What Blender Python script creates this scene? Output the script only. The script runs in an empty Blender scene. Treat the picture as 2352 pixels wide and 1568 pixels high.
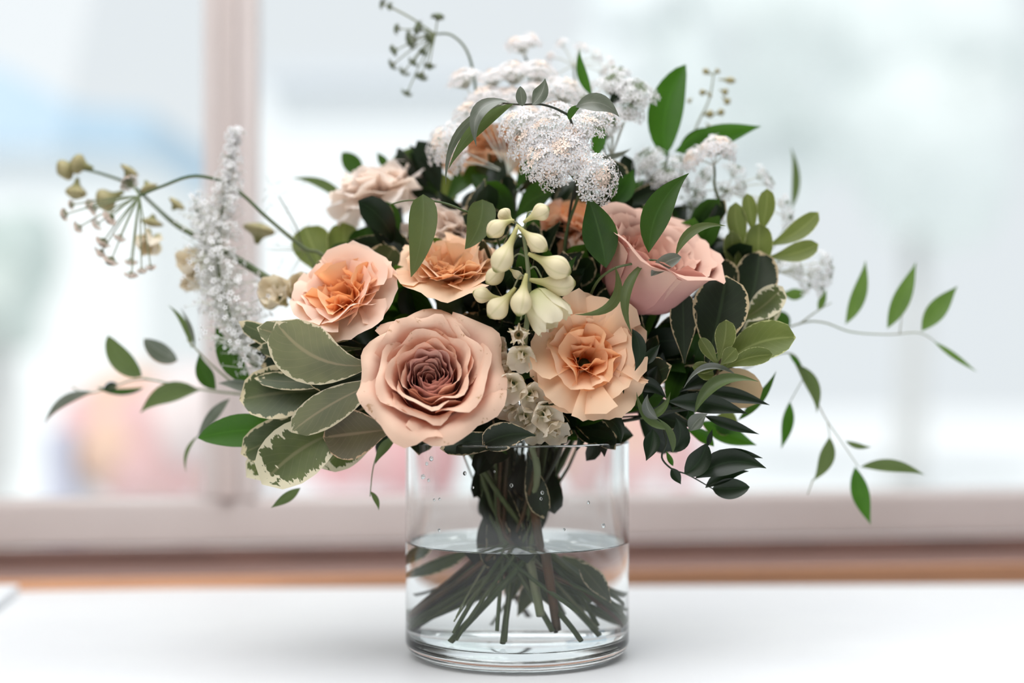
import bpy, math, random
import numpy as np
from mathutils import Vector, Matrix, noise

PI = math.pi
sc = bpy.context.scene
COL = sc.collection
rnd = random.Random(7)

# ------------------------------------------------------------------ camera
F, CX, HY, D0, HC = 3267.0, 1176.0, 860.0, 0.893, 0.175     # focal length px, centre column, horizon row, distance to vase, eye above table
cam_d = bpy.data.cameras.new('camera')
cam = bpy.data.objects.new('camera', cam_d); COL.objects.link(cam)
cam.location = (0, 0, HC); cam.rotation_euler = (PI/2, 0, 0)
cam_d.sensor_width = 36; cam_d.lens = 50.005; cam_d.shift_y = (860-784)/2352
cam_d.clip_start = 0.01; cam_d.clip_end = 200
cam_d.dof.use_dof = True; cam_d.dof.focus_distance = 0.832; cam_d.dof.aperture_fstop = 1.8
sc.camera = cam

# ------------------------------------------------------------------ world, light, exposure
w = bpy.data.worlds.new('overcast_sky'); sc.world = w; w.use_nodes = True
bg = w.node_tree.nodes['Background']
bg.inputs[0].default_value = (0.76, 0.805, 0.835, 1); bg.inputs[1].default_value = 1.12
sc.view_settings.view_transform = 'Standard'; sc.view_settings.look = 'None'
sc.view_settings.exposure = 0.0; sc.view_settings.gamma = 1.0; sc.view_settings.use_curve_mapping = False
sc.cycles.max_bounces = 14; sc.cycles.transmission_bounces = 12; sc.cycles.transparent_max_bounces = 16
sc.cycles.diffuse_bounces = 4; sc.cycles.glossy_bounces = 5
sc.cycles.sample_clamp_indirect = 6

# high sun behind the house: lights what stands outdoors, the room's ceiling keeps it off the table
sn = bpy.data.lights.new('sun', 'SUN'); sn.energy = 1.5; sn.angle = math.radians(4); sn.color = (1.0, 0.98, 0.95)
so = bpy.data.objects.new('sun', sn); COL.objects.link(so); so.rotation_euler = Vector((0.25, 0.62, -0.74)).to_track_quat('-Z', 'Y').to_euler()
def area(name, loc, at, sx, sy, e, col):
    ld = bpy.data.lights.new(name, 'AREA'); ld.shape = 'RECTANGLE'; ld.size = sx; ld.size_y = sy; ld.energy = e; ld.color = col
    lo = bpy.data.objects.new(name, ld); COL.objects.link(lo); lo.location = loc
    lo.rotation_euler = (Vector(at)-Vector(loc)).to_track_quat('-Z', 'Y').to_euler(); return lo
# added unseen fill lamps: one broad above the table, one behind the camera
area('top_fill_light', (0.1, 0.60, 1.55), (0, 0.70, 0.1), 2.4, 1.3, 44, (0.97, 0.99, 1.0))
area('front_fill_light', (-1.1, -0.9, 1.3), (0, 0.9, 0.2), 1.4, 1.2, 14, (1.0, 0.96, 0.92))

# ------------------------------------------------------------------ helpers
def P(px, py, dz=0.0):
    """point seen at (px,py) of the photo, dz cm nearer than the vase's axis"""
    d = D0 - dz/100.0
    return Vector(((px-CX)/F*d, d, HC-(py-HY)/F*d))
def Pd(px, py, d):
    return Vector(((px-CX)/F*d, d, HC-(py-HY)/F*d))
PX = D0/F                      # metres per pixel at the vase
X0 = (1188-CX)*PX              # the vase's axis
VC = Vector((X0, D0, 0.0004))

def link_mesh(name, verts, faces, mats, parent=None, uvs=None, smooth=True, midx=None, origin=None):
    me = bpy.data.meshes.new(name)
    o = bpy.data.objects.new(name, me); COL.objects.link(o)
    off = Vector((0, 0, 0))
    if parent is not None:
        o.parent = parent; p = parent
        while p is not None: off += p.location; p = p.parent
    elif origin is not None:
        o.location = origin; off = Vector(origin)
    me.from_pydata([(v[0]-off[0], v[1]-off[1], v[2]-off[2]) for v in verts], [], faces)
    if not isinstance(mats, (list, tuple)): mats = [mats]
    for m in mats: me.materials.append(m)
    if uvs is not None:
        ul = me.uv_layers.new(name='UVMap')
        li = np.zeros(len(me.loops), dtype=np.int32); me.loops.foreach_get('vertex_index', li)
        ul.data.foreach_set('uv', np.asarray(uvs, dtype=np.float32)[li].ravel())
    if midx is not None: me.polygons.foreach_set('material_index', midx)
    if smooth: me.polygons.foreach_set('use_smooth', [True]*len(me.polygons))
    me.update()
    return o

def thing(name, label, cat, loc, group=None):
    o = bpy.data.objects.new(name, None); COL.objects.link(o); o.empty_display_size = 0.02
    o.location = loc; o['label'] = label; o['category'] = cat
    if group: o['group'] = group
    return o
def tag(o, label, cat, group=None):
    o['label'] = label; o['category'] = cat
    if group: o['group'] = group
    return o
def struct(o): o['kind'] = 'structure'; return o

class Geo:
    def __init__(s): s.v = []; s.f = []; s.m = []; s.uv = []
    def add(s, v, f, m=0, uv=None):
        n = len(s.v); s.v += v; s.f += [tuple(i+n for i in q) for q in f]; s.m += [m]*len(f)
        s.uv += uv if uv is not None else [(0.5, 0.5)]*len(v)
    def build(s, name, mats, parent=None, smooth=True, origin=None):
        return link_mesh(name, s.v, s.f, mats, parent, s.uv, smooth, s.m, origin)

def smooth_path(pts, sub=4):
    pts = [Vector(p) for p in pts]
    if len(pts) < 3 or sub < 2: return pts
    out = []
    for i in range(len(pts)-1):
        p0 = pts[max(i-1, 0)]; p1 = pts[i]; p2 = pts[i+1]; p3 = pts[min(i+2, len(pts)-1)]
        for k in range(sub):
            t = k/sub
            out.append(0.5*((2*p1)+(p2-p0)*t+(2*p0-5*p1+4*p2-p3)*t*t+(3*p1-p0-3*p2+p3)*t**3))
    out.append(pts[-1]); return out

def tube(g, pts, r, n=6, m=0, sub=4, cap=True):
    """r: number or list of radii spread along the path (metres)"""
    path = smooth_path(pts, sub); L = len(path)
    rs = r if isinstance(r, (list, tuple)) else [r, r]
    v = []; f = []; uv = []
    up = Vector((0.3, 0.2, 1)).normalized(); a = None
    for i, p in enumerate(path):
        t = (path[min(i+1, L-1)] - path[max(i-1, 0)])
        t = t.normalized() if t.length > 1e-9 else Vector((0, 0, 1))
        if a is None: a = t.cross(up)
        a = (a - t*a.dot(t));
        if a.length < 1e-6: a = t.orthogonal()
        a.normalize(); b = t.cross(a)
        s = i/(L-1)*(len(rs)-1); k = min(int(s), len(rs)-2); rr = rs[k]*(1-(s-k)) + rs[k+1]*(s-k)
        for j in range(n):
            an = 2*PI*j/n; v.append(p + a*(math.cos(an)*rr) + b*(math.sin(an)*rr)); uv.append((j/n, i/(L-1)))
    for i in range(L-1):
        for j in range(n):
            k = (j+1) % n; f.append((i*n+j, i*n+k, (i+1)*n+k, (i+1)*n+j))
    if cap: f.append(tuple(range(n-1, -1, -1))); f.append(tuple((L-1)*n+j for j in range(n)))
    g.add(v, f, m, uv)

def box(g, lo_, hi_, m=0):
    x0, y0, z0 = lo_; x1, y1, z1 = hi_
    v = [Vector(p) for p in ((x0,y0,z0),(x1,y0,z0),(x1,y1,z0),(x0,y1,z0),(x0,y0,z1),(x1,y0,z1),(x1,y1,z1),(x0,y1,z1))]
    g.add(v, [(0,3,2,1),(4,5,6,7),(0,1,5,4),(1,2,6,5),(2,3,7,6),(3,0,4,7)], m)

def bevel(o, wd=0.002, seg=2):
    b = o.modifiers.new('bevel', 'BEVEL'); b.width = wd; b.segments = seg; b.limit_method = 'ANGLE'
    for p in o.data.polygons: p.use_smooth = False
    return o

# ------------------------------------------------------------------ materials
def srgb(r, g, b):
    f = lambda c: (c/255/12.92) if c/255 <= 0.04045 else ((c/255+0.055)/1.055)**2.4
    return (f(r), f(g), f(b), 1)
def new_mat(name):
    m = bpy.data.materials.new(name); m.use_nodes = True
    nt = m.node_tree; nt.nodes.clear()
    return m, nt, nt.nodes, nt.links
def surf_out(nt, sh):
    o = nt.nodes.new('ShaderNodeOutputMaterial'); nt.links.new(sh, o.inputs[0])
def mixc(nt, fac, a, b):
    n = nt.nodes.new('ShaderNodeMix'); n.data_type = 'RGBA'
    for s, val in ((0, fac), (6, a), (7, b)):
        if isinstance(val, bpy.types.NodeSocket): nt.links.new(val, n.inputs[s])
        else: n.inputs[s].default_value = val
    return n.outputs[2]
def math_n(nt, op, a, b=0.0, c=None, clamp=False):
    n = nt.nodes.new('ShaderNodeMath'); n.operation = op; n.use_clamp = clamp
    for i, val in enumerate((a, b) if c is None else (a, b, c)):
        if isinstance(val, bpy.types.NodeSocket): nt.links.new(val, n.inputs[i])
        else: n.inputs[i].default_value = val
    return n.outputs[0]
def ramp(nt, fac, a, b, smooth=True):
    n = nt.nodes.new('ShaderNodeMapRange'); n.interpolation_type = 'SMOOTHSTEP' if smooth else 'LINEAR'
    nt.links.new(fac, n.inputs[0]); n.inputs[1].default_value = a; n.inputs[2].default_value = b
    return n.outputs[0]
def noise_n(nt, scale, detail=3, vec=None, rough=0.5):
    n = nt.nodes.new('ShaderNodeTexNoise'); n.inputs['Scale'].default_value = scale
    n.inputs['Detail'].default_value = detail; n.inputs['Roughness'].default_value = rough
    if vec is not None: nt.links.new(vec, n.inputs['Vector'])
    return n.outputs[0]
def texco(nt, k='Object'):
    return nt.nodes.new('ShaderNodeTexCoord').outputs[k]
def thin(nt, col, rough=0.5, spec=0.3, trans=0.35, tcol=None, coat=0.0):
    """a thin sheet of plant: reflects col and lets tcol through"""
    p = nt.nodes.new('ShaderNodeBsdfPrincipled'); t = nt.nodes.new('ShaderNodeBsdfTranslucent'); mx = nt.nodes.new('ShaderNodeMixShader')
    for s, c in ((p.inputs['Base Color'], col), (t.inputs[0], tcol if tcol is not None else col)):
        if isinstance(c, bpy.types.NodeSocket): nt.links.new(c, s)
        else: s.default_value = c
    p.inputs['Roughness'].default_value = rough; p.inputs['Specular IOR Level'].default_value = spec
    p.inputs['Coat Weight'].default_value = coat
    mx.inputs[0].default_value = trans
    nt.links.new(p.outputs[0], mx.inputs[1]); nt.links.new(t.outputs[0], mx.inputs[2])
    return mx.outputs[0]
def simple(name, col, rough=0.6, spec=0.4, metal=0.0, var=None, vscale=8.0, bump=0.0, bscale=60):
    m, nt, N, L = new_mat(name)
    p = N.new('ShaderNodeBsdfPrincipled'); p.inputs['Roughness'].default_value = rough
    p.inputs['Specular IOR Level'].default_value = spec; p.inputs['Metallic'].default_value = metal
    if var is not None:
        L.new(mixc(nt, ramp(nt, noise_n(nt, vscale, 4, texco(nt)), 0.35, 0.65), col, var), p.inputs['Base Color'])
    else: p.inputs['Base Color'].default_value = col
    if bump:
        b = N.new('ShaderNodeBump'); b.inputs['Strength'].default_value = bump; b.inputs['Distance'].default_value = 0.002
        L.new(noise_n(nt, bscale, 3, texco(nt)), b.inputs['Height']); L.new(b.outputs[0], p.inputs['Normal'])
    surf_out(nt, p.outputs[0]); return m

def leaf_mat(name, col, col2, tcol, margin=None, mwidth=0.12, vein=None, trans=0.4, rough=0.42, spec=0.45):
    """UV: u across the blade (0..1), v along it; margin: cream edge eaten into the green with a ragged border"""
    m, nt, N, L = new_mat(name)
    uv = texco(nt, 'UV'); obj = texco(nt, 'Object')
    sep = N.new('ShaderNodeSeparateXYZ'); L.new(uv, sep.inputs[0]); u, v = sep.outputs[0], sep.outputs[1]
    base = mixc(nt, ramp(nt, noise_n(nt, 45, 3, obj), 0.35, 0.65), col, col2)
    cu = math_n(nt, 'ABSOLUTE', math_n(nt, 'SUBTRACT', u, 0.5))            # 0 at midrib, .5 at edge
    tc = mixc(nt, 0.0, tcol, tcol)
    if vein is not None:
        rib = math_n(nt, 'SUBTRACT', 1.0, ramp(nt, cu, 0.012, 0.045))
        # side veins
        sv = math_n(nt, 'SINE', math_n(nt, 'MULTIPLY', math_n(nt, 'SUBTRACT', v, math_n(nt, 'MULTIPLY', cu, 0.55)), 70.0))
        sv = math_n(nt, 'MULTIPLY', ramp(nt, sv, 0.9, 1.0), 0.22)
        k = math_n(nt, 'MAXIMUM', math_n(nt, 'MULTIPLY', rib, 0.75), sv)
        base = mixc(nt, k, base, vein)
    if margin is not None:
        # distance to the outline: side edge or tip
        e = math_n(nt, 'MINIMUM', math_n(nt, 'SUBTRACT', 0.5, cu), math_n(nt, 'MULTIPLY', math_n(nt, 'SUBTRACT', 1.0, v), 1.3))
        mp = N.new('ShaderNodeCombineXYZ'); L.new(math_n(nt, 'MULTIPLY', u, 3.0), mp.inputs[0]); L.new(math_n(nt, 'MULTIPLY', v, 16.0), mp.inputs[1])
        oi = N.new('ShaderNodeObjectInfo'); L.new(math_n(nt, 'MULTIPLY', oi.outputs['Random'], 40.0), mp.inputs[2])
        nz = noise_n(nt, 1.0, 3, mp.outputs[0], 0.6)
        th = math_n(nt, 'MULTIPLY', math_n(nt, 'SUBTRACT', nz, 0.30), mwidth*3.2)
        fac = ramp(nt, math_n(nt, 'SUBTRACT', th, e), -0.006, 0.012)
        base = mixc(nt, fac, base, margin); tc = mixc(nt, fac, tcol, margin)
    surf_out(nt, thin(nt, base, rough, spec, trans, tc)); return m

def petal_mat(name, inner, rim, tcol, deep=None, spots=0.0, trans=0.3, v0=0.35, v1=1.0, rough=0.55):
    m, nt, N, L = new_mat(name)
    uv = texco(nt, 'UV'); obj = texco(nt, 'Object')
    sep = N.new('ShaderNodeSeparateXYZ'); L.new(uv, sep.inputs[0]); v = sep.outputs[1]
    nz = noise_n(nt, 60, 3, obj)
    vv = math_n(nt, 'ADD', v, math_n(nt, 'MULTIPLY', math_n(nt, 'SUBTRACT', nz, 0.5), 0.25))
    c = mixc(nt, ramp(nt, vv, v0, v1), inner, rim)
    if deep is not None: c = mixc(nt, ramp(nt, vv, 0.0, v0+0.1), deep, c)
    if spots:
        s = math_n(nt, 'MULTIPLY', ramp(nt, noise_n(nt, 170, 4, obj, 0.7), 0.60, 0.70), ramp(nt, v, 0.86, 0.98))
        c = mixc(nt, math_n(nt, 'MULTIPLY', s, spots), c, srgb(176, 132, 84))
    surf_out(nt, thin(nt, c, rough, 0.18, trans, tcol)); return m

M = {}
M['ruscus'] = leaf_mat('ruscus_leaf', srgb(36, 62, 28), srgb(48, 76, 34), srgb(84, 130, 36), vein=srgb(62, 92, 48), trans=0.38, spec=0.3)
M['bright'] = leaf_mat('backlit_ruscus_leaf', srgb(36, 78, 22), srgb(52, 98, 28), srgb(88, 146, 30), vein=srgb(62, 108, 38), trans=0.42)  # backlight glow put into a brighter ruscus green
M['slim'] = leaf_mat('slim_leaf', srgb(76, 92, 58), srgb(90, 106, 68), srgb(124, 148, 76), vein=srgb(100, 116, 80), trans=0.38, spec=0.35)
M['fresh'] = leaf_mat('fresh_slim_leaf', srgb(74, 104, 52), srgb(92, 122, 62), srgb(128, 166, 72), vein=srgb(104, 130, 74), trans=0.45, spec=0.3)
M['silver'] = leaf_mat('silvery_leaf', srgb(92, 100, 90), srgb(128, 132, 124), srgb(110, 124, 90), vein=srgb(150, 154, 146), trans=0.3, spec=0.7, rough=0.28)
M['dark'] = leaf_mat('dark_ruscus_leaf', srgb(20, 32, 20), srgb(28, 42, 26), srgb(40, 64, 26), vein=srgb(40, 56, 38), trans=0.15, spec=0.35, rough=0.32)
M['vari'] = leaf_mat('variegated_leaf', srgb(58, 72, 44), srgb(84, 94, 62), srgb(104, 118, 62), margin=srgb(222, 208, 172), mwidth=0.10, vein=srgb(118, 118, 84), trans=0.3)
M['vari_pale'] = leaf_mat('pale_variegated_leaf', srgb(122, 126, 98), srgb(140, 142, 108), srgb(150, 158, 100), margin=srgb(232, 222, 190), mwidth=0.07, vein=srgb(186, 170, 138), trans=0.35)
M['vari_brown'] = leaf_mat('bronzed_variegated_leaf', srgb(84, 76, 56), srgb(98, 92, 66), srgb(110, 108, 66), margin=srgb(190, 160, 126), mwidth=0.05, vein=srgb(140, 124, 98), trans=0.3)
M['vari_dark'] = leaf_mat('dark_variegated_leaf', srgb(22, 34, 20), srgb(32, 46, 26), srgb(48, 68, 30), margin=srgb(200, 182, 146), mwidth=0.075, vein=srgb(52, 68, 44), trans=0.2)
M['vari_wide'] = leaf_mat('broad_margin_leaf', srgb(76, 86, 52), srgb(96, 106, 60), srgb(118, 134, 66), margin=srgb(228, 220, 190), mwidth=0.19, vein=srgb(130, 126, 94), trans=0.32)
M['young'] = leaf_mat('young_leaf', srgb(92, 104, 54), srgb(112, 122, 66), srgb(140, 156, 72), margin=srgb(190, 194, 132), mwidth=0.04, vein=srgb(150, 158, 100), trans=0.42)
M['lit_through_leaf'] = leaf_mat('lit_through_leaf', srgb(214, 178, 142), srgb(190, 170, 132), srgb(222, 190, 150), vein=srgb(196, 180, 140), trans=0.4)  # light shining through a variegated leaf, put into its cream colour
M['stem'] = simple('green_stem', srgb(66, 86, 48), 0.5, var=srgb(90, 98, 60), vscale=30)
M['stem_dark'] = simple('dark_stem', srgb(38, 48, 34), 0.5, var=srgb(60, 58, 44), vscale=30)
M['stem_brown'] = simple('woody_stem', srgb(96, 68, 44), 0.6, var=srgb(72, 62, 42), vscale=40)
M['stem_pale'] = simple('pale_stem', srgb(120, 134, 96), 0.5, var=srgb(140, 140, 110), vscale=30)
M['rose'] = petal_mat('dusty_rose_petal', srgb(220, 168, 152), srgb(247, 214, 190), srgb(234, 160, 134), deep=srgb(200, 138, 132), spots=0.9, trans=0.25, v0=0.5, v1=0.97)
M['rose_core'] = petal_mat('rose_heart_petal', srgb(206, 154, 150), srgb(234, 196, 180), srgb(205, 130, 125), deep=srgb(206, 148, 142), spots=0.2, trans=0.22, v0=0.6, v1=1.0)
M['rose_back'] = petal_mat('mauve_rose_petal', srgb(208, 156, 150), srgb(232, 194, 176), srgb(215, 150, 140), deep=srgb(180, 112, 116), trans=0.25, v0=0.5, v1=1.0)
M['carn'] = petal_mat('peach_carnation_petal', srgb(252, 202, 152), srgb(251, 220, 190), srgb(255, 200, 148), deep=srgb(246, 160, 104), trans=0.32, v0=0.35, v1=0.95)
M['carn_in'] = petal_mat('deep_peach_petal', srgb(254, 192, 138), srgb(252, 214, 174), srgb(255, 176, 112), deep=srgb(240, 128, 74), trans=0.32, v0=0.4, v1=1.0)
M['carn_pink'] = petal_mat('coral_carnation_petal', srgb(254, 208, 172), srgb(250, 226, 210), srgb(255, 196, 150), deep=srgb(246, 158, 112), trans=0.32, v0=0.4, v1=1.0)
M['carn_pale'] = petal_mat('blush_carnation_petal', srgb(254, 240, 230), srgb(254, 246, 242), srgb(255, 240, 226), deep=srgb(248, 208, 184), trans=0.45, v0=0.4, v1=1.0)
M['cream'] = petal_mat('cream_floret_petal', srgb(238, 230, 204), srgb(246, 238, 224), srgb(240, 225, 190), deep=srgb(190, 200, 130), trans=0.3, v0=0.2, v1=0.7)
M['cream_green'] = petal_mat('greenish_cream_petal', srgb(228, 226, 186), srgb(244, 236, 212), srgb(226, 226, 176), deep=srgb(176, 186, 116), trans=0.3, v0=0.3, v1=0.9)
M['white'] = petal_mat('white_floret_petal', srgb(250, 249, 251), srgb(253, 253, 255), srgb(253, 252, 255), trans=0.42)
M['blush_bit'] = simple('blush_floret_heart', srgb(238, 218, 204), 0.7)
M['green_bit'] = simple('green_floret_heart', srgb(104, 116, 84), 0.7)
M['grey_bit'] = simple('grey_floret_heart', srgb(120, 118, 104), 0.7)  # plain grey-olive heart colour
M['ray'] = simple('pale_flower_ray', srgb(214, 216, 204), 0.6)
M['calyx'] = simple('calyx_green', srgb(84, 104, 66), 0.5, var=srgb(60, 82, 50), vscale=40)
M['calyx_dark'] = simple('dark_calyx_green', srgb(32, 42, 32), 0.5, var=srgb(44, 54, 38), vscale=40)

def bud_mat(name, a, b, tip):
    m, nt, N, L = new_mat(name)
    sep = N.new('ShaderNodeSeparateXYZ'); L.new(texco(nt, 'UV'), sep.inputs[0]); v = sep.outputs[1]
    c = mixc(nt, ramp(nt, v, 0.2, 0.6), b, a)
    sn = math_n(nt, 'SINE', math_n(nt, 'MULTIPLY', sep.outputs[0], 2*PI*5))
    c = mixc(nt, math_n(nt, 'MULTIPLY', ramp(nt, sn, 0.7, 1.0), 0.35), c, b)
    c = mixc(nt, ramp(nt, v, 0.9, 1.0), c, tip)
    surf_out(nt, thin(nt, c, 0.5, 0.3, 0.2, a)); return m
M['bud'] = bud_mat('larkspur_bud', srgb(238, 226, 190), srgb(196, 192, 130), srgb(120, 132, 70))
M['bud_olive'] = bud_mat('olive_bud', srgb(178, 168, 126), srgb(140, 140, 92), srgb(110, 110, 70))

def glass_mat(name, ior, col=(1, 1, 1, 1), rough=0.0):
    m, nt, N, L = new_mat(name)
    g = N.new('ShaderNodeBsdfGlass'); g.inputs['IOR'].default_value = ior; g.inputs['Color'].default_value = col; g.inputs['Roughness'].default_value = rough
    surf_out(nt, g.outputs[0]); return m
M['glass'] = glass_mat('clear_vase_glass', 1.46, (0.985, 0.995, 0.995, 1))
M['water_glass'] = glass_mat('water_against_glass', 1.333/1.46, (0.99, 0.995, 0.995, 1))
M['water'] = glass_mat('clear_water', 1.333, (0.985, 0.99, 0.99, 1))
def pane_mat():
    m, nt, N, L = new_mat('window_glass')
    t = N.new('ShaderNodeBsdfTransparent'); t.inputs[0].default_value = (0.985, 0.99, 0.99, 1)
    g = N.new('ShaderNodeBsdfGlossy'); g.inputs['Roughness'].default_value = 0.02
    fr = N.new('ShaderNodeFresnel'); fr.inputs[0].default_value = 1.45
    mx = N.new('ShaderNodeMixShader'); L.new(math_n(nt, 'MULTIPLY', fr.outputs[0], 0.8), mx.inputs[0])
    L.new(t.outputs[0], mx.inputs[1]); L.new(g.outputs[0], mx.inputs[2]); surf_out(nt, mx.outputs[0]); return m
M['pane'] = pane_mat()

def wood_mat(name, a, b, rough=0.5, sx=1.2, sy=30):
    m, nt, N, L = new_mat(name)
    mp = N.new('ShaderNodeMapping'); mp.inputs['Scale'].default_value = (sx, sy, sy); L.new(texco(nt), mp.inputs[0])
    nz = noise_n(nt, 3.0, 5, mp.outputs[0], 0.6)
    p = N.new('ShaderNodeBsdfPrincipled'); L.new(mixc(nt, ramp(nt, nz, 0.3, 0.7), a, b), p.inputs['Base Color'])
    p.inputs['Roughness'].default_value = rough; surf_out(nt, p.outputs[0]); return m
M['frame'] = simple('worn_pinkish_white_paint', srgb(216, 206, 204), 0.55, var=srgb(208, 197, 194), vscale=5)
M['frame_bead'] = simple('pinker_paint', srgb(206, 190, 186), 0.6, var=srgb(200, 188, 185), vscale=7)  # pinker, slightly darker paint on the wide mullion bead
M['sill'] = wood_mat('shaded_brown_sill_wood', srgb(140, 106, 96), srgb(112, 88, 82), 0.45)  # brown wood with the sill's shadow put into the darker tone
M['sill_edge'] = wood_mat('orange_sill_wood', srgb(214, 160, 124), srgb(204, 152, 120), 0.6)
M['table'] = simple('white_tabletop', srgb(226, 228, 230), 0.5, 0.3, var=srgb(222, 224, 227), vscale=6)
M['wall'] = simple('white_wall', srgb(226, 224, 220), 0.8, bump=0.2)
M['room_wall'] = simple('taupe_wall', srgb(128, 118, 110), 0.85)
M['floor'] = wood_mat('floor_wood', srgb(168, 134, 104), srgb(140, 108, 84), 0.5, 1.0, 8)

# ------------------------------------------------------------------ the room: window wall, floor
YAW = math.radians(6.5)
WC = Vector((0, 1.30, 0))                              # a point of the window's plane, straight ahead
def wpt(x, y, z):                                      # window space (x along, y outwards) -> world
    return Vector((WC.x + x*math.cos(YAW) - y*math.sin(YAW), WC.y + x*math.sin(YAW) + y*math.cos(YAW), z))
def wbox(name, x0, x1, y0, y1, z0, z1, mat, parent=None, bev=0.0015):
    g = Geo()
    v = [wpt(x, y, z) for z in (z0, z1) for (x, y) in ((x0, y0), (x1, y0), (x1, y1), (x0, y1))]
    g.add(v, [(0,3,2,1),(4,5,6,7),(0,1,5,4),(1,2,6,5),(2,3,7,6),(3,0,4,7)])
    o = g.build(name, mat, parent, smooth=False)
    if bev: bevel(o, bev)
    return o

WX0, WX1, WZ1 = -0.95, 1.25, 1.35                     # the window opening (along its wall)
win = bpy.data.objects.new('window_1', None); COL.objects.link(win); win.location = wpt(0, 0, 0.02); struct(win)
RZ0, RZ1 = 0.022, 0.064
wbox('bottom_rail', WX0, WX1, 0.0, 0.045, RZ0, RZ1, M['frame'], win, 0.004)
wbox('top_rail', WX0, WX1, 0.0, 0.045, WZ1-0.05, WZ1, M['frame'], win, 0.004)
wbox('side_stile', WX0, WX0+0.05, 0.0, 0.045, RZ1, WZ1-0.05, M['frame'], win, 0.004)
wbox('side_stile', WX1-0.05, WX1, 0.0, 0.045, RZ1, WZ1-0.05, M['frame'], win, 0.004)
MX0, MX1 = -0.2775, -0.2295                           # the mullion
wbox('mullion', MX0, MX1, 0.0, 0.045, RZ1, WZ1-0.05, M['frame'], win, 0.002)
wbox('mullion_bead', MX0+0.014, MX0+0.030, -0.006, 0.0, RZ1, WZ1-0.05, M['frame_bead'], win, 0.002)
wbox('mullion_bead', MX1-0.010, MX1-0.001, -0.003, 0.0, RZ1, WZ1-0.05, M['frame'], win, 0.001)
wbox('pane', WX0+0.05, MX0, 0.020, 0.024, RZ1, WZ1-0.05, M['pane'], win, 0)
wbox('pane', MX1, WX1-0.05, 0.020, 0.024, RZ1, WZ1-0.05, M['pane'], win, 0)
wbox('outer_sill', WX0-0.05, WX1+0.05, 0.045, 0.16, 0.028, 0.050, simple('white_outer_sill', srgb(246, 246, 246), 0.7), win, 0.003)
# the inner sill board, shadow put into its darker brown top, orange-brown at its front edge
sill = wbox('trim_1', WX0-0.08, WX1+0.08, -0.100, 0.045, -0.02, 0.010, M['sill'], None, 0.002); struct(sill)
edge = wbox('sill_nosing', WX0-0.08, WX1+0.08, -0.103, -0.100, -0.02, 0.0095, M['sill_edge'], sill, 0.001)
wbox('stop_moulding', WX0, WX1, -0.012, 0.0, 0.010, 0.022, M['sill'], sill, 0.003)
# wall round the window
wl = Geo()
def wall_piece(x0, x1, z0, z1):
    v = [wpt(x, y, z) for z in (z0, z1) for (x, y) in ((x0, 0.0), (x1, 0.0), (x1, 0.14), (x0, 0.14))]
    wl.add(v, [(0,3,2,1),(4,5,6,7),(0,1,5,4),(1,2,6,5),(2,3,7,6),(3,0,4,7)])
wall_piece(-2.4, WX0, -0.74, 1.9); wall_piece(WX1, 2.4, -0.74, 1.9); wall_piece(WX0, WX1, WZ1, 1.9); wall_piece(WX0, WX1, -0.74, -0.02)
struct(wl.build('wall_back', M['wall'], smooth=False))
for nm_, a_, b_ in (('wall_left', (-2.6, -2.0, -0.78), (-2.5, 1.1, 1.9)), ('wall_right', (2.5, -2.0, -0.78), (2.6, 1.55, 1.9)), ('wall_front', (-2.6, -2.1, -0.78), (2.6, -2.0, 1.9))):
    g = Geo(); box(g, a_, b_); struct(g.build(nm_, M['room_wall'], smooth=False))
g = Geo(); box(g, (-2.6, -2.0, 1.9), (2.6, 1.75, 1.95)); struct(g.build('ceiling', M['wall'], smooth=False))
g = Geo(); box(g, (-2.6, -2.0, -0.78), (2.6, 1.7, -0.74)); struct(g.build('floor', M['floor'], smooth=False))

# ------------------------------------------------------------------ table
tb = thing('table', 'white tabletop that carries the vase, in front of the window', 'table', (0.0, 0.6, -0.74))
g = Geo()
TY0 = 1.178
# far edge runs parallel to the window
v = []
for z in (-0.03, 0.0):
    v += [Vector((-1.0, 0.05, z)), Vector((1.05, 0.05, z)), Vector((1.05, TY0+1.05*math.tan(0.035), z)), Vector((-1.0, TY0-1.0*math.tan(0.035), z))]
g.add(v, [(0,3,2,1),(4,5,6,7),(0,1,5,4),(1,2,6,5),(2,3,7,6),(3,0,4,7)])
bevel(g.build('tabletop', M['table'], tb, smooth=False), 0.003)
for x in (-0.92, 0.97):
    for y in (0.12, 1.08):
        g = Geo(); box(g, (x-0.03, y-0.03, -0.74), (x+0.03, y+0.03, -0.03)); bevel(g.build('leg', M['table'], tb, smooth=False))
# paper corner at the left edge
g = Geo()
a_, b_, c_, d_ = Pd(44, 1347, 1.13), Pd(-2, 1410, 1.0), Pd(-300, 1410, 1.0), Pd(-300, 1340, 1.13)
zt = 0.007
tpz = [Vector((p.x, p.y, 0.0)) for p in (Vector((-0.3935, 1.135, 0)), Vector((-0.3745, 1.02, 0)), Vector((-0.58, 0.99, 0)), Vector((-0.60, 1.12, 0)))]
g.add([p+Vector((0,0,0.0006)) for p in tpz] + [p+Vector((0,0,0.0075)) for p in tpz], [(0,1,2,3),(7,6,5,4),(0,4,5,1),(1,5,6,2),(2,6,7,3),(3,7,4,0)])
nb = g.build('notebook', simple('pale_paper', srgb(226, 230, 234), 0.6), None, smooth=False, origin=(-0.49, 1.06, 0.0006))
bevel(nb, 0.001); tag(nb, 'corner of a thin pale notebook lying at the left edge of the table', 'notebook')

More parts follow.
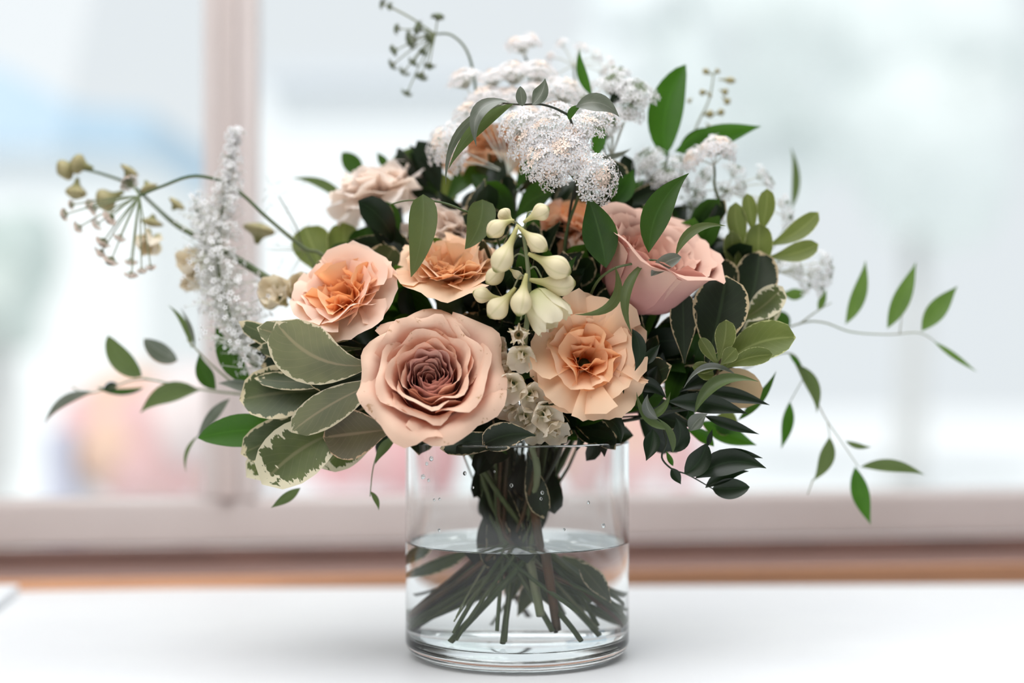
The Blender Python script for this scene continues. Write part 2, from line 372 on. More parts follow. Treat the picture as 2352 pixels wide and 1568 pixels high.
# ------------------------------------------------------------------ outdoors (daylight overexposure put into the pale colours; all far out of focus)
def blob(g, c, r, seed, m=0, sq=(1, 1, 1), amp=0.25, nu=12, nv=8):
    v = []; f = []
    for i in range(nv+1):
        th = PI*i/nv
        for j in range(nu):
            ph = 2*PI*j/nu; d = Vector((math.sin(th)*math.cos(ph), math.sin(th)*math.sin(ph), math.cos(th)))
            k = 1+amp*noise.noise(d*2.2+Vector((seed*3.1, seed, 0)))
            v.append(c + Vector((d.x*sq[0], d.y*sq[1], d.z*sq[2]))*(r*k))
    for i in range(nv):
        for j in range(nu):
            k = (j+1) % nu; f.append((i*nu+j, (i+1)*nu+j, (i+1)*nu+k, i*nu+k))
    g.add(v, f, m)
GZ = -1.0
g = Geo(); box(g, (-30, 1.9, GZ-0.1), (30, 45, GZ)); struct(g.build('ground', simple('washed_out_paving', srgb(249, 250, 250), 0.9, 0.1, var=srgb(246, 247, 247), vscale=0.6), smooth=False))
def leafy(name, label, cat, base, crown, mat, seed, n=14, group=None):
    """a far tree: trunk and a crown of lumpy leaf masses"""
    t = thing(name, label, cat, base, group)
    g = Geo(); c0 = crown[0][0]
    tube(g, [base, (base+c0)*0.5+Vector((0.1, 0, 0)), c0], [0.16, 0.1, 0.05], 8); g.build('trunk', simple('washed_out_bark', srgb(206, 206, 204), 0.9), t)
    g = Geo(); r_ = random.Random(seed)
    for c, r in crown:
        for k in range(n):
            d = Vector((r_.uniform(-1, 1), r_.uniform(-1, 1), r_.uniform(-1, 1)))
            if d.length > 1: d.normalize()
            blob(g, c+d*r*0.6, r*r_.uniform(0.45, 0.75), seed+k, amp=0.35)
    o = g.build('crown', mat, t); o['kind'] = 'stuff'
    return t
M['far_green'] = simple('washed_out_foliage', srgb(238, 243, 242), 0.95, 0.1, var=srgb(244, 247, 248), vscale=1.5)  # foliage colour bleached to carry the overexposed daylight
M['far_green2'] = simple('washed_out_grey_green_foliage', srgb(232, 239, 237), 0.95, 0.1, var=srgb(240, 245, 244), vscale=1.5)
def gp(px, d): p = Pd(px, HY, d); return Vector((p.x, d, GZ))
leafy('tree', 'wide pale blurred tree behind the window, right of the bouquet', 'tree', gp(2080, 14), [(Pd(2080, 180, 14), 1.15), (Pd(1800, 120, 14), 0.95), (Pd(2120, 420, 14), 0.7)], M['far_green2'], 3)
leafy('tree', 'pale blurred tree behind the top of the white flowers', 'tree', gp(1500, 16), [(Pd(1530, 60, 16), 1.0), (Pd(1480, 260, 16), 0.8), (Pd(1750, 330, 16), 0.8)], M['far_green'], 11)
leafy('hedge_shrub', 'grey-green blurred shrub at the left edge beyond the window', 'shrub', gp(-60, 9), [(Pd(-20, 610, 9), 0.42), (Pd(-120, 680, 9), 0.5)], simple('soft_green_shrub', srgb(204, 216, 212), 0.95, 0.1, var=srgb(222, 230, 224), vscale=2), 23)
# house with a pale blue roof at the left
hs = thing('house', 'white house with a pale blue roof, blurred beyond the left pane', 'house', gp(-150, 12))
g = Geo()
def quadd(pts, d, th=0.25, m=0):
    f_ = [Pd(x, y, d) for x, y in pts]; n = len(f_)
    v = f_ + [p+Vector((0, th, 0)) for p in f_]
    g.add(v, [tuple(range(n))[::-1], tuple(range(n, 2*n))] + [(i, (i+1) % n, n+(i+1) % n, n+i) for i in range(n)], m)
quadd([(-700, 330), (330, 330), (330, 1180), (-700, 1180)], 12, 3.0)
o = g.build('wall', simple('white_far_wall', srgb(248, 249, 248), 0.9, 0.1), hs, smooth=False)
g = Geo(); quadd([(-420, 120), (0, 150), (180, 245), (345, 258), (335, 345), (150, 330), (-500, 330)], 11.7, 3.5)
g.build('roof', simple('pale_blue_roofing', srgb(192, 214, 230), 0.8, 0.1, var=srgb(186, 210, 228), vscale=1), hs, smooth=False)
# long white outbuilding with a faint eaves line
ob = thing('outbuilding', 'long white outbuilding with a faint grey eaves line behind the bouquet', 'building', gp(900, 18))
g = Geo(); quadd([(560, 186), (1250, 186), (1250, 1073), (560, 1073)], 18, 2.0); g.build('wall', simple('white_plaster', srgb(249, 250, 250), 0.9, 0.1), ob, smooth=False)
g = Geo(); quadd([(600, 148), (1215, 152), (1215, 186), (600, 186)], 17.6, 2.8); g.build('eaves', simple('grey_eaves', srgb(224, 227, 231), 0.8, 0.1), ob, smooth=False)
# flower bed just outside: pink and orange blooms
def bed(px0, px1, py0, py1, d, seed, label, cols, n=26):
    base = Vector((Pd((px0+px1)/2, HY, d).x, d, GZ))
    t = thing('flower_tub', label, 'flower tub', base)
    g = Geo(); xa, xb = Pd(px0, 0, d).x, Pd(px1, 0, d).x; zt = Pd(0, py1-15, d).z
    box(g, (xa, d-0.22, GZ), (xb, d+0.25, zt)); bevel(g.build('tub', simple('white_tub', srgb(248, 248, 250), 0.8, 0.1), t, smooth=False), 0.02)
    r_ = random.Random(seed)
    for k in range(n):
        g = Geo(); q = Pd(r_.uniform(px0, px1), r_.uniform(py0, py1), d+r_.uniform(-0.2, 0.2))
        blob(g, q, r_.uniform(0.10, 0.16), k, amp=0.35)
        g.build('bloom_cluster', cols[r_.choice((0, 0, 1, 1, 2, 3)) % len(cols)], t)
PK = [simple('soft_pink_bloom', srgb(246, 206, 204), 0.9, 0.1), simple('soft_peach_bloom', srgb(248, 212, 190), 0.9, 0.1),
      simple('pale_pink_bloom', srgb(250, 236, 234), 0.9, 0.1), simple('rosy_bloom', srgb(244, 190, 192), 0.9, 0.1)]
bed(225, 450, 930, 1090, 4.6, 5, 'tub of pink and orange blooms outside, seen blurred through the left pane', PK)
bed(640, 930, 1010, 1080, 4.8, 6, 'tub of pink blooms outside, blurred behind the vase on its left', [PK[0], PK[3]])
bed(1390, 1520, 985, 1060, 4.7, 8, 'tub of rosy blooms outside, blurred behind the vase on its right', [PK[0], PK[3], PK[1]], 14)
g = Geo(); a0 = Pd(118, 1110, 4.4); b0 = Pd(190, 985, 4.4); box(g, (a0.x, 4.3, GZ), (b0.x, 4.6, b0.z))
o = g.build('planter_box', simple('lavender_grey_box', srgb(212, 214, 230), 0.8, 0.1), None, smooth=False, origin=((a0.x+b0.x)/2, 4.45, GZ))
bevel(o, 0.02); tag(o, 'lavender grey planter box outside the left pane', 'planter')

# ------------------------------------------------------------------ the vase and its water
RV = 0.0700; HV = 0.1335; RI = 0.0674; ZB = 0.0115
def lathe(g, prof, c, n=96, m=0, close=False):
    v = []; f = []
    for (r, z) in prof:
        for j in range(n):
            a = 2*PI*j/n; v.append(Vector((c.x+r*math.cos(a), c.y+r*math.sin(a), c.z+z)))
    K = len(prof)
    for i in range(K-1 if not close else K):
        i2 = (i+1) % K
        for j in range(n):
            k = (j+1) % n; f.append((i*n+j, i*n+k, i2*n+k, i2*n+j))
    g.add(v, f, m)
g = Geo()
prof = [(0.0002, 0.0)] + [(RV-0.012+0.012*math.sin(a), 0.0095-0.0095*math.cos(a)) for a in [i*PI/16 for i in range(9)]]
WZ = 0.0712
prof += [(RV, 0.0100), (RV, 0.011), (RV, 0.04), (RV, 0.08), (RV, HV-0.0018), (RV, HV-0.0014), (RV, HV-0.001), (RV-0.0005, HV-0.0002), (RV-0.0013, HV), (RI+0.0005, HV-0.0003), (RI, HV-0.001), (RI, HV-0.0014), (RI, HV-0.002), (RI, 0.10), (RI, WZ+0.001), (RI, WZ)]
lathe(g, prof, VC)
vase = g.build('glass_vase', M['glass'], None, origin=tuple(VC)); tag(vase, 'clear glass cylinder vase half full of water standing on the white table', 'vase')
r_ = random.Random(12)
for k in range(16):
    an = math.radians(r_.uniform(-150, -30)); zz = r_.uniform(0.082, 0.125); rr = r_.uniform(0.0006, 0.0013)
    g = Geo(); blob(g, VC+Vector((math.cos(an)*(RI-rr*0.4), math.sin(an)*(RI-rr*0.4), zz)), rr, k, nu=10, nv=6, amp=0.1, sq=(1, 1, 1.2)); o = g.build('droplet', M['water'], vase)
# the water: its sides and floor are the water-glass boundary, its top the water-air surface
g = Geo()
lathe(g, [(0.0002, ZB)] + [(RI-0.007+0.007*math.cos(a), ZB+0.007-0.007*math.sin(a)) for a in [PI/2-i*PI/12 for i in range(0, 7)]] + [(RI, ZB+0.0075), (RI, ZB+0.009), (RI, 0.04), (RI, WZ-0.001), (RI, WZ)], VC, m=1)
lathe(g, [(RI, WZ), (RI-0.0008, WZ-0.0006), (RI-0.0025, WZ-0.0010), (RI-0.006, WZ-0.0010), (0.03, WZ-0.0010), (0.0002, WZ-0.0010)], VC, m=0)
wat = g.build('vase_water', [M['water'], M['water_glass']], None, origin=(X0, D0, ZB)); tag(wat, 'clear water filling the lower half of the glass vase', 'water')

# ------------------------------------------------------------------ plant builders
FEET = [(-5.3, 0.6), (-3.4, -3.4), (-4.2, 3.2), (-1.2, 2.6), (0.9, 1.4), (1.8, -2.2), (3.2, -3.8), (3.9, -0.8), (4.5, 2.4), (5.4, -0.6), (0.3, 4.4), (2.4, 3.6), (-0.9, -3.2)]
def route(p, r_, foot_z=None, spread=1.0, foot=None):
    """points of a stem from p down through the vase's mouth, across, to its foot"""
    d = Vector((p.x-X0, p.y-D0, 0)); a = math.atan2(d.y, d.x)+r_.uniform(-0.35, 0.35)
    e = Vector((math.cos(a), math.sin(a), 0)); s = Vector((-e.y, e.x, 0))
    nr = r_.uniform(0.008, 0.044)*spread; sp = r_.uniform(-0.016, 0.016)
    neck = VC + e*nr + s*sp*0.5 + Vector((0, 0, 0.142)); cross = VC + e*r_.uniform(-0.004, 0.012) + s*sp + Vector((0, 0, r_.uniform(0.062, 0.090)))
    cand = sorted(FEET, key=lambda q: -(q[0]*-e.x+q[1]*-e.y)/math.hypot(*q)+r_.uniform(0, 0.7))[0]
    ft = VC + Vector((cand[0]*0.01+r_.uniform(-.003, .003), cand[1]*0.01+r_.uniform(-.003, .003), r_.uniform(0.0135, 0.024)+(0.012 if r_.random() < 0.25 else 0)))
    if foot is not None: ft = foot
    return [neck, cross, ft]

def _obo(v):
    if v < 0.64:
        q = v/0.64; return 0.07+0.93*(q*q*(3-2*q))**0.8
    return math.sqrt(max(0.0, 1-((v-0.64)/0.36)**2))
WIDTHS = {
 'lance': lambda v: max(0.0, math.sin(PI*min(1, v**0.82)))**1.12,
 'oval': lambda v: math.sin(PI*v**0.9)**0.7,
 'obo': lambda v: _obo(v),
 'blade': lambda v: (math.sin(PI*min(1, v**0.6))**0.8),
}
def leaf(parent, b, t, w, mat, shape='lance', bend=0.0, roll=0.0, arch=0.0, cup=0.12, wave=0.0, name='leaf', nu=6, nv=12, seed=None, petiole=None, twist=0.0, tipcurl=0.0):
    """b,t: base and tip (world); w: width m; bend: sideways bow (fraction of length); arch: bow along the normal; roll: degrees about the axis"""
    b = Vector(b); t = Vector(t); ax = t-b; L = ax.length; ax.normalize()
    cp = Vector((0, 0, HC)); view = (cp-(b+t)/2).normalized()
    side = ax.cross(view)
    if side.length < 0.15: side = ax.orthogonal()
    side.normalize(); nrm = side.cross(ax).normalized()
    if nrm.dot(view) < 0: nrm = -nrm
    mid = (b+t)/2 + side*(bend*L) + nrm*(arch*L)
    c1 = mid*2-(b+t)/2
    fn = WIDTHS[shape]; v_ = []; uv = []; f = []
    sd = seed if seed is not None else (b.x*991+b.z*577) % 10
    for i in range(nv+1):
        v = i/nv
        p = b*((1-v)**2)+c1*(2*v*(1-v))+t*(v*v)
        tg = ((c1-b)*(2*(1-v))+(t-c1)*(2*v)).normalized()
        s = side - tg*side.dot(tg); s.normalize(); n = s.cross(tg);
        if n.dot(nrm) < 0: n = -n
        a = math.radians(roll+twist*(v-0.3)); s2 = s*math.cos(a)+n*math.sin(a); n2 = n*math.cos(a)-s*math.sin(a)
        hw = fn(v)*w*0.5
        if hw < w*0.008: hw = w*0.008
        for j in range(nu+1):
            u = j/nu*2-1
            wob = 1+wave*0.5*noise.noise(Vector((v*9, u*2, sd)))
            q = p + s2*(u*hw*wob) + n2*(cup*w*(u*u)*fn(v) + wave*w*0.45*noise.noise(Vector((v*6+sd, u*2.5, sd*2)))*abs(u)*fn(v)) - n2*(tipcurl*L*max(0, v-0.6)**2)
            v_.append(q); uv.append(((u+1)/2, v))
    for i in range(nv):
        for j in range(nu):
            k = i*(nu+1)+j; f.append((k, k+1, k+nu+2, k+nu+1))
    g = Geo(); g.add(v_, f, 0, uv)
    mats = [mat]
    if petiole is not None:
        tube(g, petiole, max(0.0004, w*0.03), 5, 1, 3); mats.append(M['stem'])
    return g.build(name, mats, parent)

def frame_z(axis, roll=0.0):
    z = Vector(axis).normalized(); x = Vector((1, 0, 0)) - z*z.x
    if x.length < 1e-3: x = Vector((0, 1, 0))
    x.normalize(); y = z.cross(x)
    m = Matrix((x, y, z)).transposed()
    return m @ Matrix.Rotation(roll, 3, 'Z')

def cup_petal(parent, c, fr, az, run, L, lip, a0, a1, a2, half, mat, r_, nu=14, nv=14, spiral=0.0, ripple=0.0, shoulder=0.22, sidecurl=0.0, name='petal', point=0.0, wf0=0.5, notch=0.0):
    """a rose petal: runs out from the axis (run), rises (L) at angle a0..a1 from horizontal, its lip bends to a2"""
    tot = run+L+lip; ph = r_.uniform(0, 6.28); k1 = r_.uniform(1.6, 2.6); K = 60
    prof = []; r = 0.001; z = 0.0
    for i in range(K+1):
        s = i/K*tot; prof.append((r, z))
        if s < run: a = 12 + (a0-12)*(s/run)**2
        elif s < run+L: a = a0 + (a1-a0)*(s-run)/L
        else: a = a1 + (a2-a1)*min(1, ((s-run-L)/max(lip, 1e-6))*1.15)
        ds = tot/K; r += math.cos(math.radians(a))*ds; z += math.sin(math.radians(a))*ds
        r = max(r, 0.0008)
    V = []; uv = []; f = []
    for i in range(nv+1):
        v0 = i/nv
        for j in range(nu+1):
            u = j/nu*2-1
            top = 1 - shoulder*abs(u)**2.6 + point*max(0, 1-abs(u)*3.2) + 0.035*noise.noise(Vector((u*3.5, ph, 1)))*(1 if ripple else 0.4) - notch*max(0, 1-abs(u-0.15)*6)
            v = min(1.0, v0*top); s = v*K; k = min(int(s), K-1); fr_ = s-k
            rr = prof[k][0]*(1-fr_)+prof[k+1][0]*fr_; zz = prof[k][1]*(1-fr_)+prof[k+1][1]*fr_
            e = v0**3
            rr += spiral*u*(0.3+0.7*v0) + ripple*e*math.sin(u*PI*k1+ph) + sidecurl*abs(u)**3*e
            zz += ripple*0.8*e*math.cos(u*PI*k1*1.3+ph*2) - sidecurl*0.5*abs(u)**3*e
            rr += 0.0006*noise.noise(Vector((u*2, v0*3, ph)))
            wf = wf0+(1-wf0)*min(1, v0*1.8)
            psi = az + u*half*wf
            V.append(c + fr @ Vector((rr*math.cos(psi), rr*math.sin(psi), zz))); uv.append(((u+1)/2, v0))
    for i in range(nv):
        for j in range(nu):
            k = i*(nu+1)+j; f.append((k, k+1, k+nu+2, k+nu+1))
    g = Geo(); g.add(V, f, 0, uv)
    return g.build(name, mat, parent)

def sepals(parent, c, fr, r, L, mat, n=5, down=True):
    for k in range(n):
        a = 2*PI*k/n; e = fr @ Vector((math.cos(a), math.sin(a), 0)); z = fr @ Vector((0, 0, 1))
        leaf(parent, c+e*r*0.3, c+e*(r+L*0.6)+z*(L*(-0.4 if down else 0.8)), L*0.35, mat, 'lance', name='sepal', nv=6, nu=2)

def stem_part(root, pts, r, mat=None, n=7, name='stem', sub=5):
    g = Geo(); tube(g, pts, r, n, 0, sub); return g.build(name, mat or M['stem'], root)

def rose(center, axis, S, label, seed, layers, mats, cz=0.024, roll=0.0, foot=None):
    r_ = random.Random(seed); fr = frame_z(axis, roll); z = fr @ Vector((0, 0, 1))
    c = Vector(center) - z*(cz*S); rt = route(c, r_, foot=foot)
    t = thing('rose', label, 'rose', rt[-1])
    stem_part(t, [c, c-z*0.03+Vector((0, 0, -0.005))]+rt, [0.0032, 0.0026, 0.0024, 0.0024])
    sepals(t, c, fr, 0.010*S, 0.026*S, M['calyx'])
    g = Geo(); tube(g, [c-z*0.010, c-z*0.004, c+z*0.003], [0.003, 0.0075*S, 0.010*S], 10); g.build('hip', M['calyx'], t)
    for li, (n, run, L, lip, a0, a1, a2, half, spiral, ripple, sh, sc_, pt, mi, az0) in enumerate(layers):
        for k in range(n):
            az = az0 + 2*PI*k/n + r_.uniform(-0.12, 0.12)
            j = lambda q=0.06: 1+r_.uniform(-q, q)
            cup_petal(t, c+z*(0.0008*li), fr, az, run*S*j(0.04), L*S*j(0.05), lip*S*j(0.15), a0, a1+r_.uniform(-3, 3), a2+r_.uniform(-12, 12), half*j(0.08), mats[mi], r_,
                      spiral=spiral*S, ripple=ripple*S, shoulder=sh, sidecurl=sc_*S, point=pt*r_.uniform(0.3, 1.2), notch=0.02*(r_.random() < 0.3))
    return t

def carnation(center, axis, S, label, seed, mats, rings=None, roll=0.0, calyx=None, pale=False, cz=0.016, foot=None, cal=1.0):
    r_ = random.Random(seed); fr = frame_z(axis, roll); z = fr @ Vector((0, 0, 1))
    c = Vector(center)-z*(cz*S); rt = route(c-z*0.03, r_, foot=foot)
    t = thing('carnation', label, 'carnation', rt[-1])
    stem_part(t, [c-z*0.026, c-z*0.045+Vector((0, 0, -0.004))]+rt, [0.0022, 0.0020, 0.0017, 0.0016])
    g = Geo(); tube(g, [c-z*0.030*S*cal, c-z*0.024*S*cal, c-z*0.008*S, c+z*0.002*S], [0.003*S*cal, 0.0068*S*cal, 0.0078*S*cal, 0.0088*S*cal], 12, sub=3); g.build('calyx', calyx or M['calyx'], t)
    rings = rings or [(5, 0.034, 6, 0.9, 0.0020, 0), (5, 0.032, 26, 0.85, 0.0026, 0), (6, 0.029, 44, 0.8, 0.0034, 0), (6, 0.026, 60, 0.75, 0.0038, 1), (5, 0.023, 74, 0.7, 0.0038, 1), (4, 0.020, 86, 0.7, 0.0034, 1)]
    for ri, (n, L, el, half, ruf, mi) in enumerate(rings):
        off = r_.uniform(0, 6.28)
        for k in range(n):
            az = off+2*PI*k/n+r_.uniform(-0.18, 0.18); Lk = L*S*r_.uniform(0.9, 1.1); e0 = el+r_.uniform(-13, 13); ph = r_.uniform(0, 6.28); kk = r_.uniform(1.1, 2.1)
            nu, nv = 16, 10; V = []; uv = []; f = []
            d = Vector((math.cos(az), math.sin(az), 0)); s = Vector((-d.y, d.x, 0)); p = Vector((0, 0, 0)) + d*0.003*S; path = []
            ph2 = r_.uniform(0, 6.28); crump = r_.uniform(0.6, 1.3)
            for i in range(nv+1):
                v = i/nv; a = math.radians(min(92, 80+(e0-80)*min(1, v*1.7)) - max(0, v-0.75)*r_.uniform(20, 22)*(1 if el < 50 else -1))
                path.append((p.copy(), a)); p = p + (d*math.cos(a)+Vector((0, 0, math.sin(a))))*(Lk/nv)
            for i in range(nv+1):
                v = i/nv; base, a = path[i]; nrm = -d*math.sin(a)+Vector((0, 0, math.cos(a)))
                for j in range(nu+1):
                    u = j/nu*2-1
                    th = u*half*(0.55+0.45*v)
                    rad = Lk*v*(1-0.10*abs(u)**4 + v**3*(0.022*math.sin(u*5+ph)+0.014*math.sin(u*21+ph2)))
                    fw = rad*math.cos(th)-Lk*v; q = base + s*(rad*math.sin(th)) + (d*math.cos(a)+Vector((0, 0, math.sin(a))))*fw
                    q += nrm*(ruf*S*crump*v*v*(1.3*math.sin(u*PI*kk+ph)+0.35*math.sin(u*PI*kk*2.3+ph2+v*3))) + nrm*(0.10*Lk*u*u*v)
                    q += s*(ruf*S*0.5*v*v*math.sin(v*5+u*4+ph2))
                    V.append(c + fr @ q); uv.append(((u+1)/2, v))
            for i in range(nv):
                for j in range(nu):
                    k2 = i*(nu+1)+j; f.append((k2, k2+1, k2+nu+2, k2+nu+1))
            g = Geo(); g.add(V, f, 0, uv); g.build('petal', mats[mi], t)
    return t

# ---- tiny florets
_pent = []
for k in range(5):
    a = 2*PI*k/5; c_, s_ = math.cos(a), math.sin(a)
    def rot(x, y, z): return (x*c_-y*s_, x*s_+y*c_, z)
    _pent.append([rot(0.10, 0, 0), rot(0.55, -0.27, 0.10), rot(0.95, -0.20, 0.16), rot(1.08, 0.0, 0.10), rot(0.95, 0.20, 0.16), rot(0.55, 0.27, 0.10)])
def floret(g, c, n, r, roll=0.0, m=0, heart=None):
    fr = frame_z(n, roll)
    V = []; f = []
    for k, pe in enumerate(_pent):
        for q in pe: V.append(c + fr @ (Vector(q)*r))
        f.append(tuple(range(k*6, k*6+6)))
    g.add(V, f, m)
    if heart is not None:
        z = fr @ Vector((0, 0, 1)); x = fr @ Vector((1, 0, 0)); y = fr @ Vector((0, 1, 0)); h = r*0.24
        V = [c+x*h, c+y*h, c-x*h, c-y*h, c+z*h*0.9]; g.add(V, [(0,1,4),(1,2,4),(2,3,4),(3,0,4)], heart)
def hair(g, a, b, r, m=0):
    a = Vector(a); b = Vector(b); t = (b-a).normalized(); x = t.orthogonal().normalized(); y = t.cross(x)
    V = [a+x*r, a-x*r*0.5+y*r*0.87, a-x*r*0.5-y*r*0.87, b+x*r*0.7, b-x*r*0.35+y*r*0.6, b-x*r*0.35-y*r*0.6]
    g.add(V, [(0,1,4,3),(1,2,5,4),(2,0,3,5)], m)
def umbellet(root, hub, c, R, n, fl, r_, mats, dome=0.45, ray=0.0005, name='umbellet', flat=1.0, face=0.0):
    """ray from hub + a domed spray of florets of radius R around c"""
    g = Geo(); ax = (c-hub).normalized(); tube(g, [hub, (hub+c)/2 + Vector((0, 0, 0.001)), c-ax*R*0.6], [ray, ray*0.8], 5, 2, 3, cap=False)
    ax = (ax+Vector((0, -1, 0.15))*face).normalized(); org = c-ax*R*0.6; fr = frame_z(ax)
    for k in range(n):
        a = k*2.399963; q = math.sqrt((k+0.5)/n); rr = R*q*r_.uniform(0.92, 1.1); h = dome*R*(1-q*q)+R*0.0+r_.uniform(-0.12, 0.12)*R
        p = c + fr @ Vector((rr*math.cos(a), rr*math.sin(a)*flat, h)); nn = (p-org).normalized()
        hair(g, org+(p-org)*0.1, p, 0.00022, 2)
        floret(g, p, nn+Vector((r_.uniform(-.3, .3), r_.uniform(-.3, .3), r_.uniform(-.3, .3))), fl*r_.uniform(0.8, 1.2), r_.uniform(0, 6), 1 if k < 0.14*n else 0, 1)
    o = g.build(name, mats, root); o['kind'] = 'stuff'
    return o
def umbel(name, label, cat, stem_pts, hub, heads, seed, mats, fl=0.0019, stem_r=0.0010, dome=0.45, dens=0.8, face=0.55, foot=None):
    r_ = random.Random(seed); hub = Vector(hub); pts = [Vector(p) for p in stem_pts]
    rt = route(pts[-1] if pts else hub, r_, foot=foot)
    t = thing(name, label, cat, rt[-1])
    stem_part(t, [hub]+pts+rt, [stem_r*0.7, stem_r, stem_r, stem_r*1.1], mats[3] if len(mats) > 3 else M['stem'])
    for h in heads:
        px, py, dz, R = h[:4]; c = P(px, py, dz); R = R*PX
        n = int(h[4] if len(h) > 4 else dens*70*(R/0.011)**2)
        umbellet(t, hub, c, R*(1.18 if face else 1), max(n, 8), fl*(1.12 if face else 1), r_, mats[:3], dome, face=face*r_.uniform(0.7, 1.3))
    return t

def bud(parent, tip, end, r, mat, sag=0.0, neck=0.35, name='bud'):
    """spurred bud: thin spur at tip, swelling towards end"""
    tip = Vector(tip); end = Vector(end); mid = (tip+end)/2+Vector((0, 0, -sag))
    g = Geo(); L = 14; n = 12; v = []; f = []; uv = []
    prof = [0.14, 0.19, 0.22, 0.26, 0.31, 0.40, 0.55, 0.74, 0.90, 0.99, 1.0, 0.93, 0.76, 0.50, 0.16]
    ax = (end-tip).normalized(); x = ax.orthogonal().normalized()
    for i in range(L+1):
        s = i/L; p = tip*(1-s)**2+mid*2*s*(1-s)+end*s*s; tg = ((mid-tip)*(1-s)+(end-mid)*s).normalized()
        x = (x-tg*x.dot(tg)).normalized(); y = tg.cross(x)
        for j in range(n):
            a = 2*PI*j/n; rr = r*prof[i]*(1+0.05*math.cos(a*5)); v.append(p+x*(math.cos(a)*rr)+y*(math.sin(a)*rr)); uv.append((j/n, s))
    for i in range(L):
        for j in range(n):
            k = (j+1) % n; f.append((i*n+j, i*n+k, (i+1)*n+k, (i+1)*n+j))
    f.append(tuple(range(n-1, -1, -1))); f.append(tuple(L*n+j for j in range(n)))
    g.add(v, f, 0, uv); return g.build(name, mat, parent)

def open_floret(parent, c, axis, r, mat, seed, cupd=0.5, n=5, eye=None, name='floret'):
    """an open larkspur floret: n round petals round a small eye, one joined part"""
    r_ = random.Random(seed); fr = frame_z(axis, r_.uniform(0, 6)); g = Geo()
    for ring, (nn, rs, el) in enumerate(((n, 1.0, cupd), (3, 0.55, cupd+0.9))):
        for k in range(nn):
            a = 2*PI*k/nn+r_.uniform(-0.15, 0.15)+ring*0.6; d = Vector((math.cos(a), math.sin(a), 0)); s = Vector((-d.y, d.x, 0)); V = []; uv = []; f = []
            ph = r_.uniform(0, 6)
            for i in range(7):
                v = i/6; wv = math.sin(PI*min(1, 0.12+0.78*v**0.8))**0.8*0.62*r*rs; e = el+v*0.35
                for j in range(7):
                    u = j/3-1
                    q = d*(r*rs*v*math.cos(e)) + Vector((0, 0, 1))*(r*rs*(v*math.sin(e)+0.22*u*u*v+0.06*math.sin(u*4+ph)*v)) + s*(u*wv) - d*(0.16*r*u*u*v)
                    V.append(c+fr @ q); uv.append(((u+1)/2, v))
            for i in range(6):
                for j in range(6):
                    k2 = i*7+j; f.append((k2, k2+1, k2+8, k2+7))
            g.add(V, f, 0, uv)
    blob(g, c+fr @ Vector((0, 0, r*0.12)), r*0.13, seed, 1, nu=6, nv=4)
    return g.build(name, [mat, eye or M['calyx']], parent)

# ------------------------------------------------------------------ the bouquet: roses
# layer: n, run, L, lip, a0, a1, a2, half, spiral, ripple, shoulder, sidecurl, point, material, azimuth
FULL = [
 (3, .003, .0255, .002, 86, 93, 102, 1.9, .0016, .0005, .06, 0, .0, 1, 0.2),
 (4, .0062, .0265, .002, 86, 92, 94, 1.55, .0020, .0007, .07, 0, .0, 1, 0.7),
 (5, .0095, .0272, .0025, 86, 90, 84, 1.25, .0022, .0009, .08, 0, .01, 1, 1.5),
 (5, .0130, .0268, .003, 85, 87, 70, 1.15, .0022, .0011, .10, .0005, .01, 1, 0.1),
 (5, .0168, .0258, .004, 84, 82, 52, 1.08, .0022, .0013, .12, .001, .02, 0, 0.75),
 (5, .0210, .0236, .006, 82, 76, 20, 1.02, .0024, .0016, .13, .002, .02, 0, 1.45),
 (5, .0255, .0205, .0085, 78, 66, -15, .96, .0024, .0020, .14, .003, .03, 0, 0.35),
 (5, .0290, .0165, .0135, 68, 48, -50, .90, .0022, .0026, .15, .003, .03, 0, 1.1),
]
rose(P(990, 874, 6.0), (0.03, -0.90, 0.42), 0.97, 'large open dusty pink rose facing forward over the vase rim', 4, FULL, [M['rose'], M['rose_core']], cz=0.024, roll=0.4)
SIDE = [l[:13]+(0 if l[13] == 0 else 1,)+l[14:] for l in FULL[:6]] + [
 (5, .0245, .024, .009, 82, 74, 10, 1.0, .0022, .0018, .12, .002, .02, 0, 1.45),
 (4, .0275, .024, .010, 80, 70, -10, 1.15, .0022, .0020, .14, .002, .02, 0, 0.5),
]
rose(P(1466, 662, 2.6), (0.42, -0.48, 0.80), 1.13, 'dusty mauve rose seen from the side, right of the centre, leaves crossing it', 9, SIDE, [M['rose_back'], M['rose_back']], cz=0.016, roll=0.2)

# ------------------------------------------------------------------ carnations
FR = [(5, 0.037, -4, 0.66, 0.0024, 0), (5, 0.034, 14, 0.72, 0.0024, 0), (5, 0.028, 38, 0.8, 0.0026, 0), (5, 0.024, 56, 0.85, 0.0028, 1), (5, 0.020, 70, 0.85, 0.0028, 1), (4, 0.016, 82, 0.9, 0.0026, 1)]
carnation(P(1348, 822, 5.2), (0.10, -0.93, 0.30), 1.13, 'peach carnation with ruffled orange heart, facing forward right of the rose', 21, [M['carn'], M['carn_in']], FR, cz=0.012)
carnation(P(797, 686, 3.6), (-0.25, -0.74, 0.56), 1.12, 'coral peach carnation on the left, above the big grey-green leaf', 5, [M['carn_pink'], M['carn_in']], cz=0.010)
carnation(P(1035, 628, 2.9), (0.05, -0.55, 0.80), 1.08, 'peach carnation directly above the large open rose', 17, [M['carn'], M['carn']], cz=0.012)
UPR = [(5, 0.034, -38, 0.85, 0.003, 0), (6, 0.033, 12, 0.85, 0.003, 0), (6, 0.031, 34, 0.8, 0.0036, 0), (6, 0.031, 54, 0.8, 0.004, 0), (5, 0.030, 72, 0.7, 0.004, 1), (4, 0.028, 86, 0.7, 0.004, 1)]
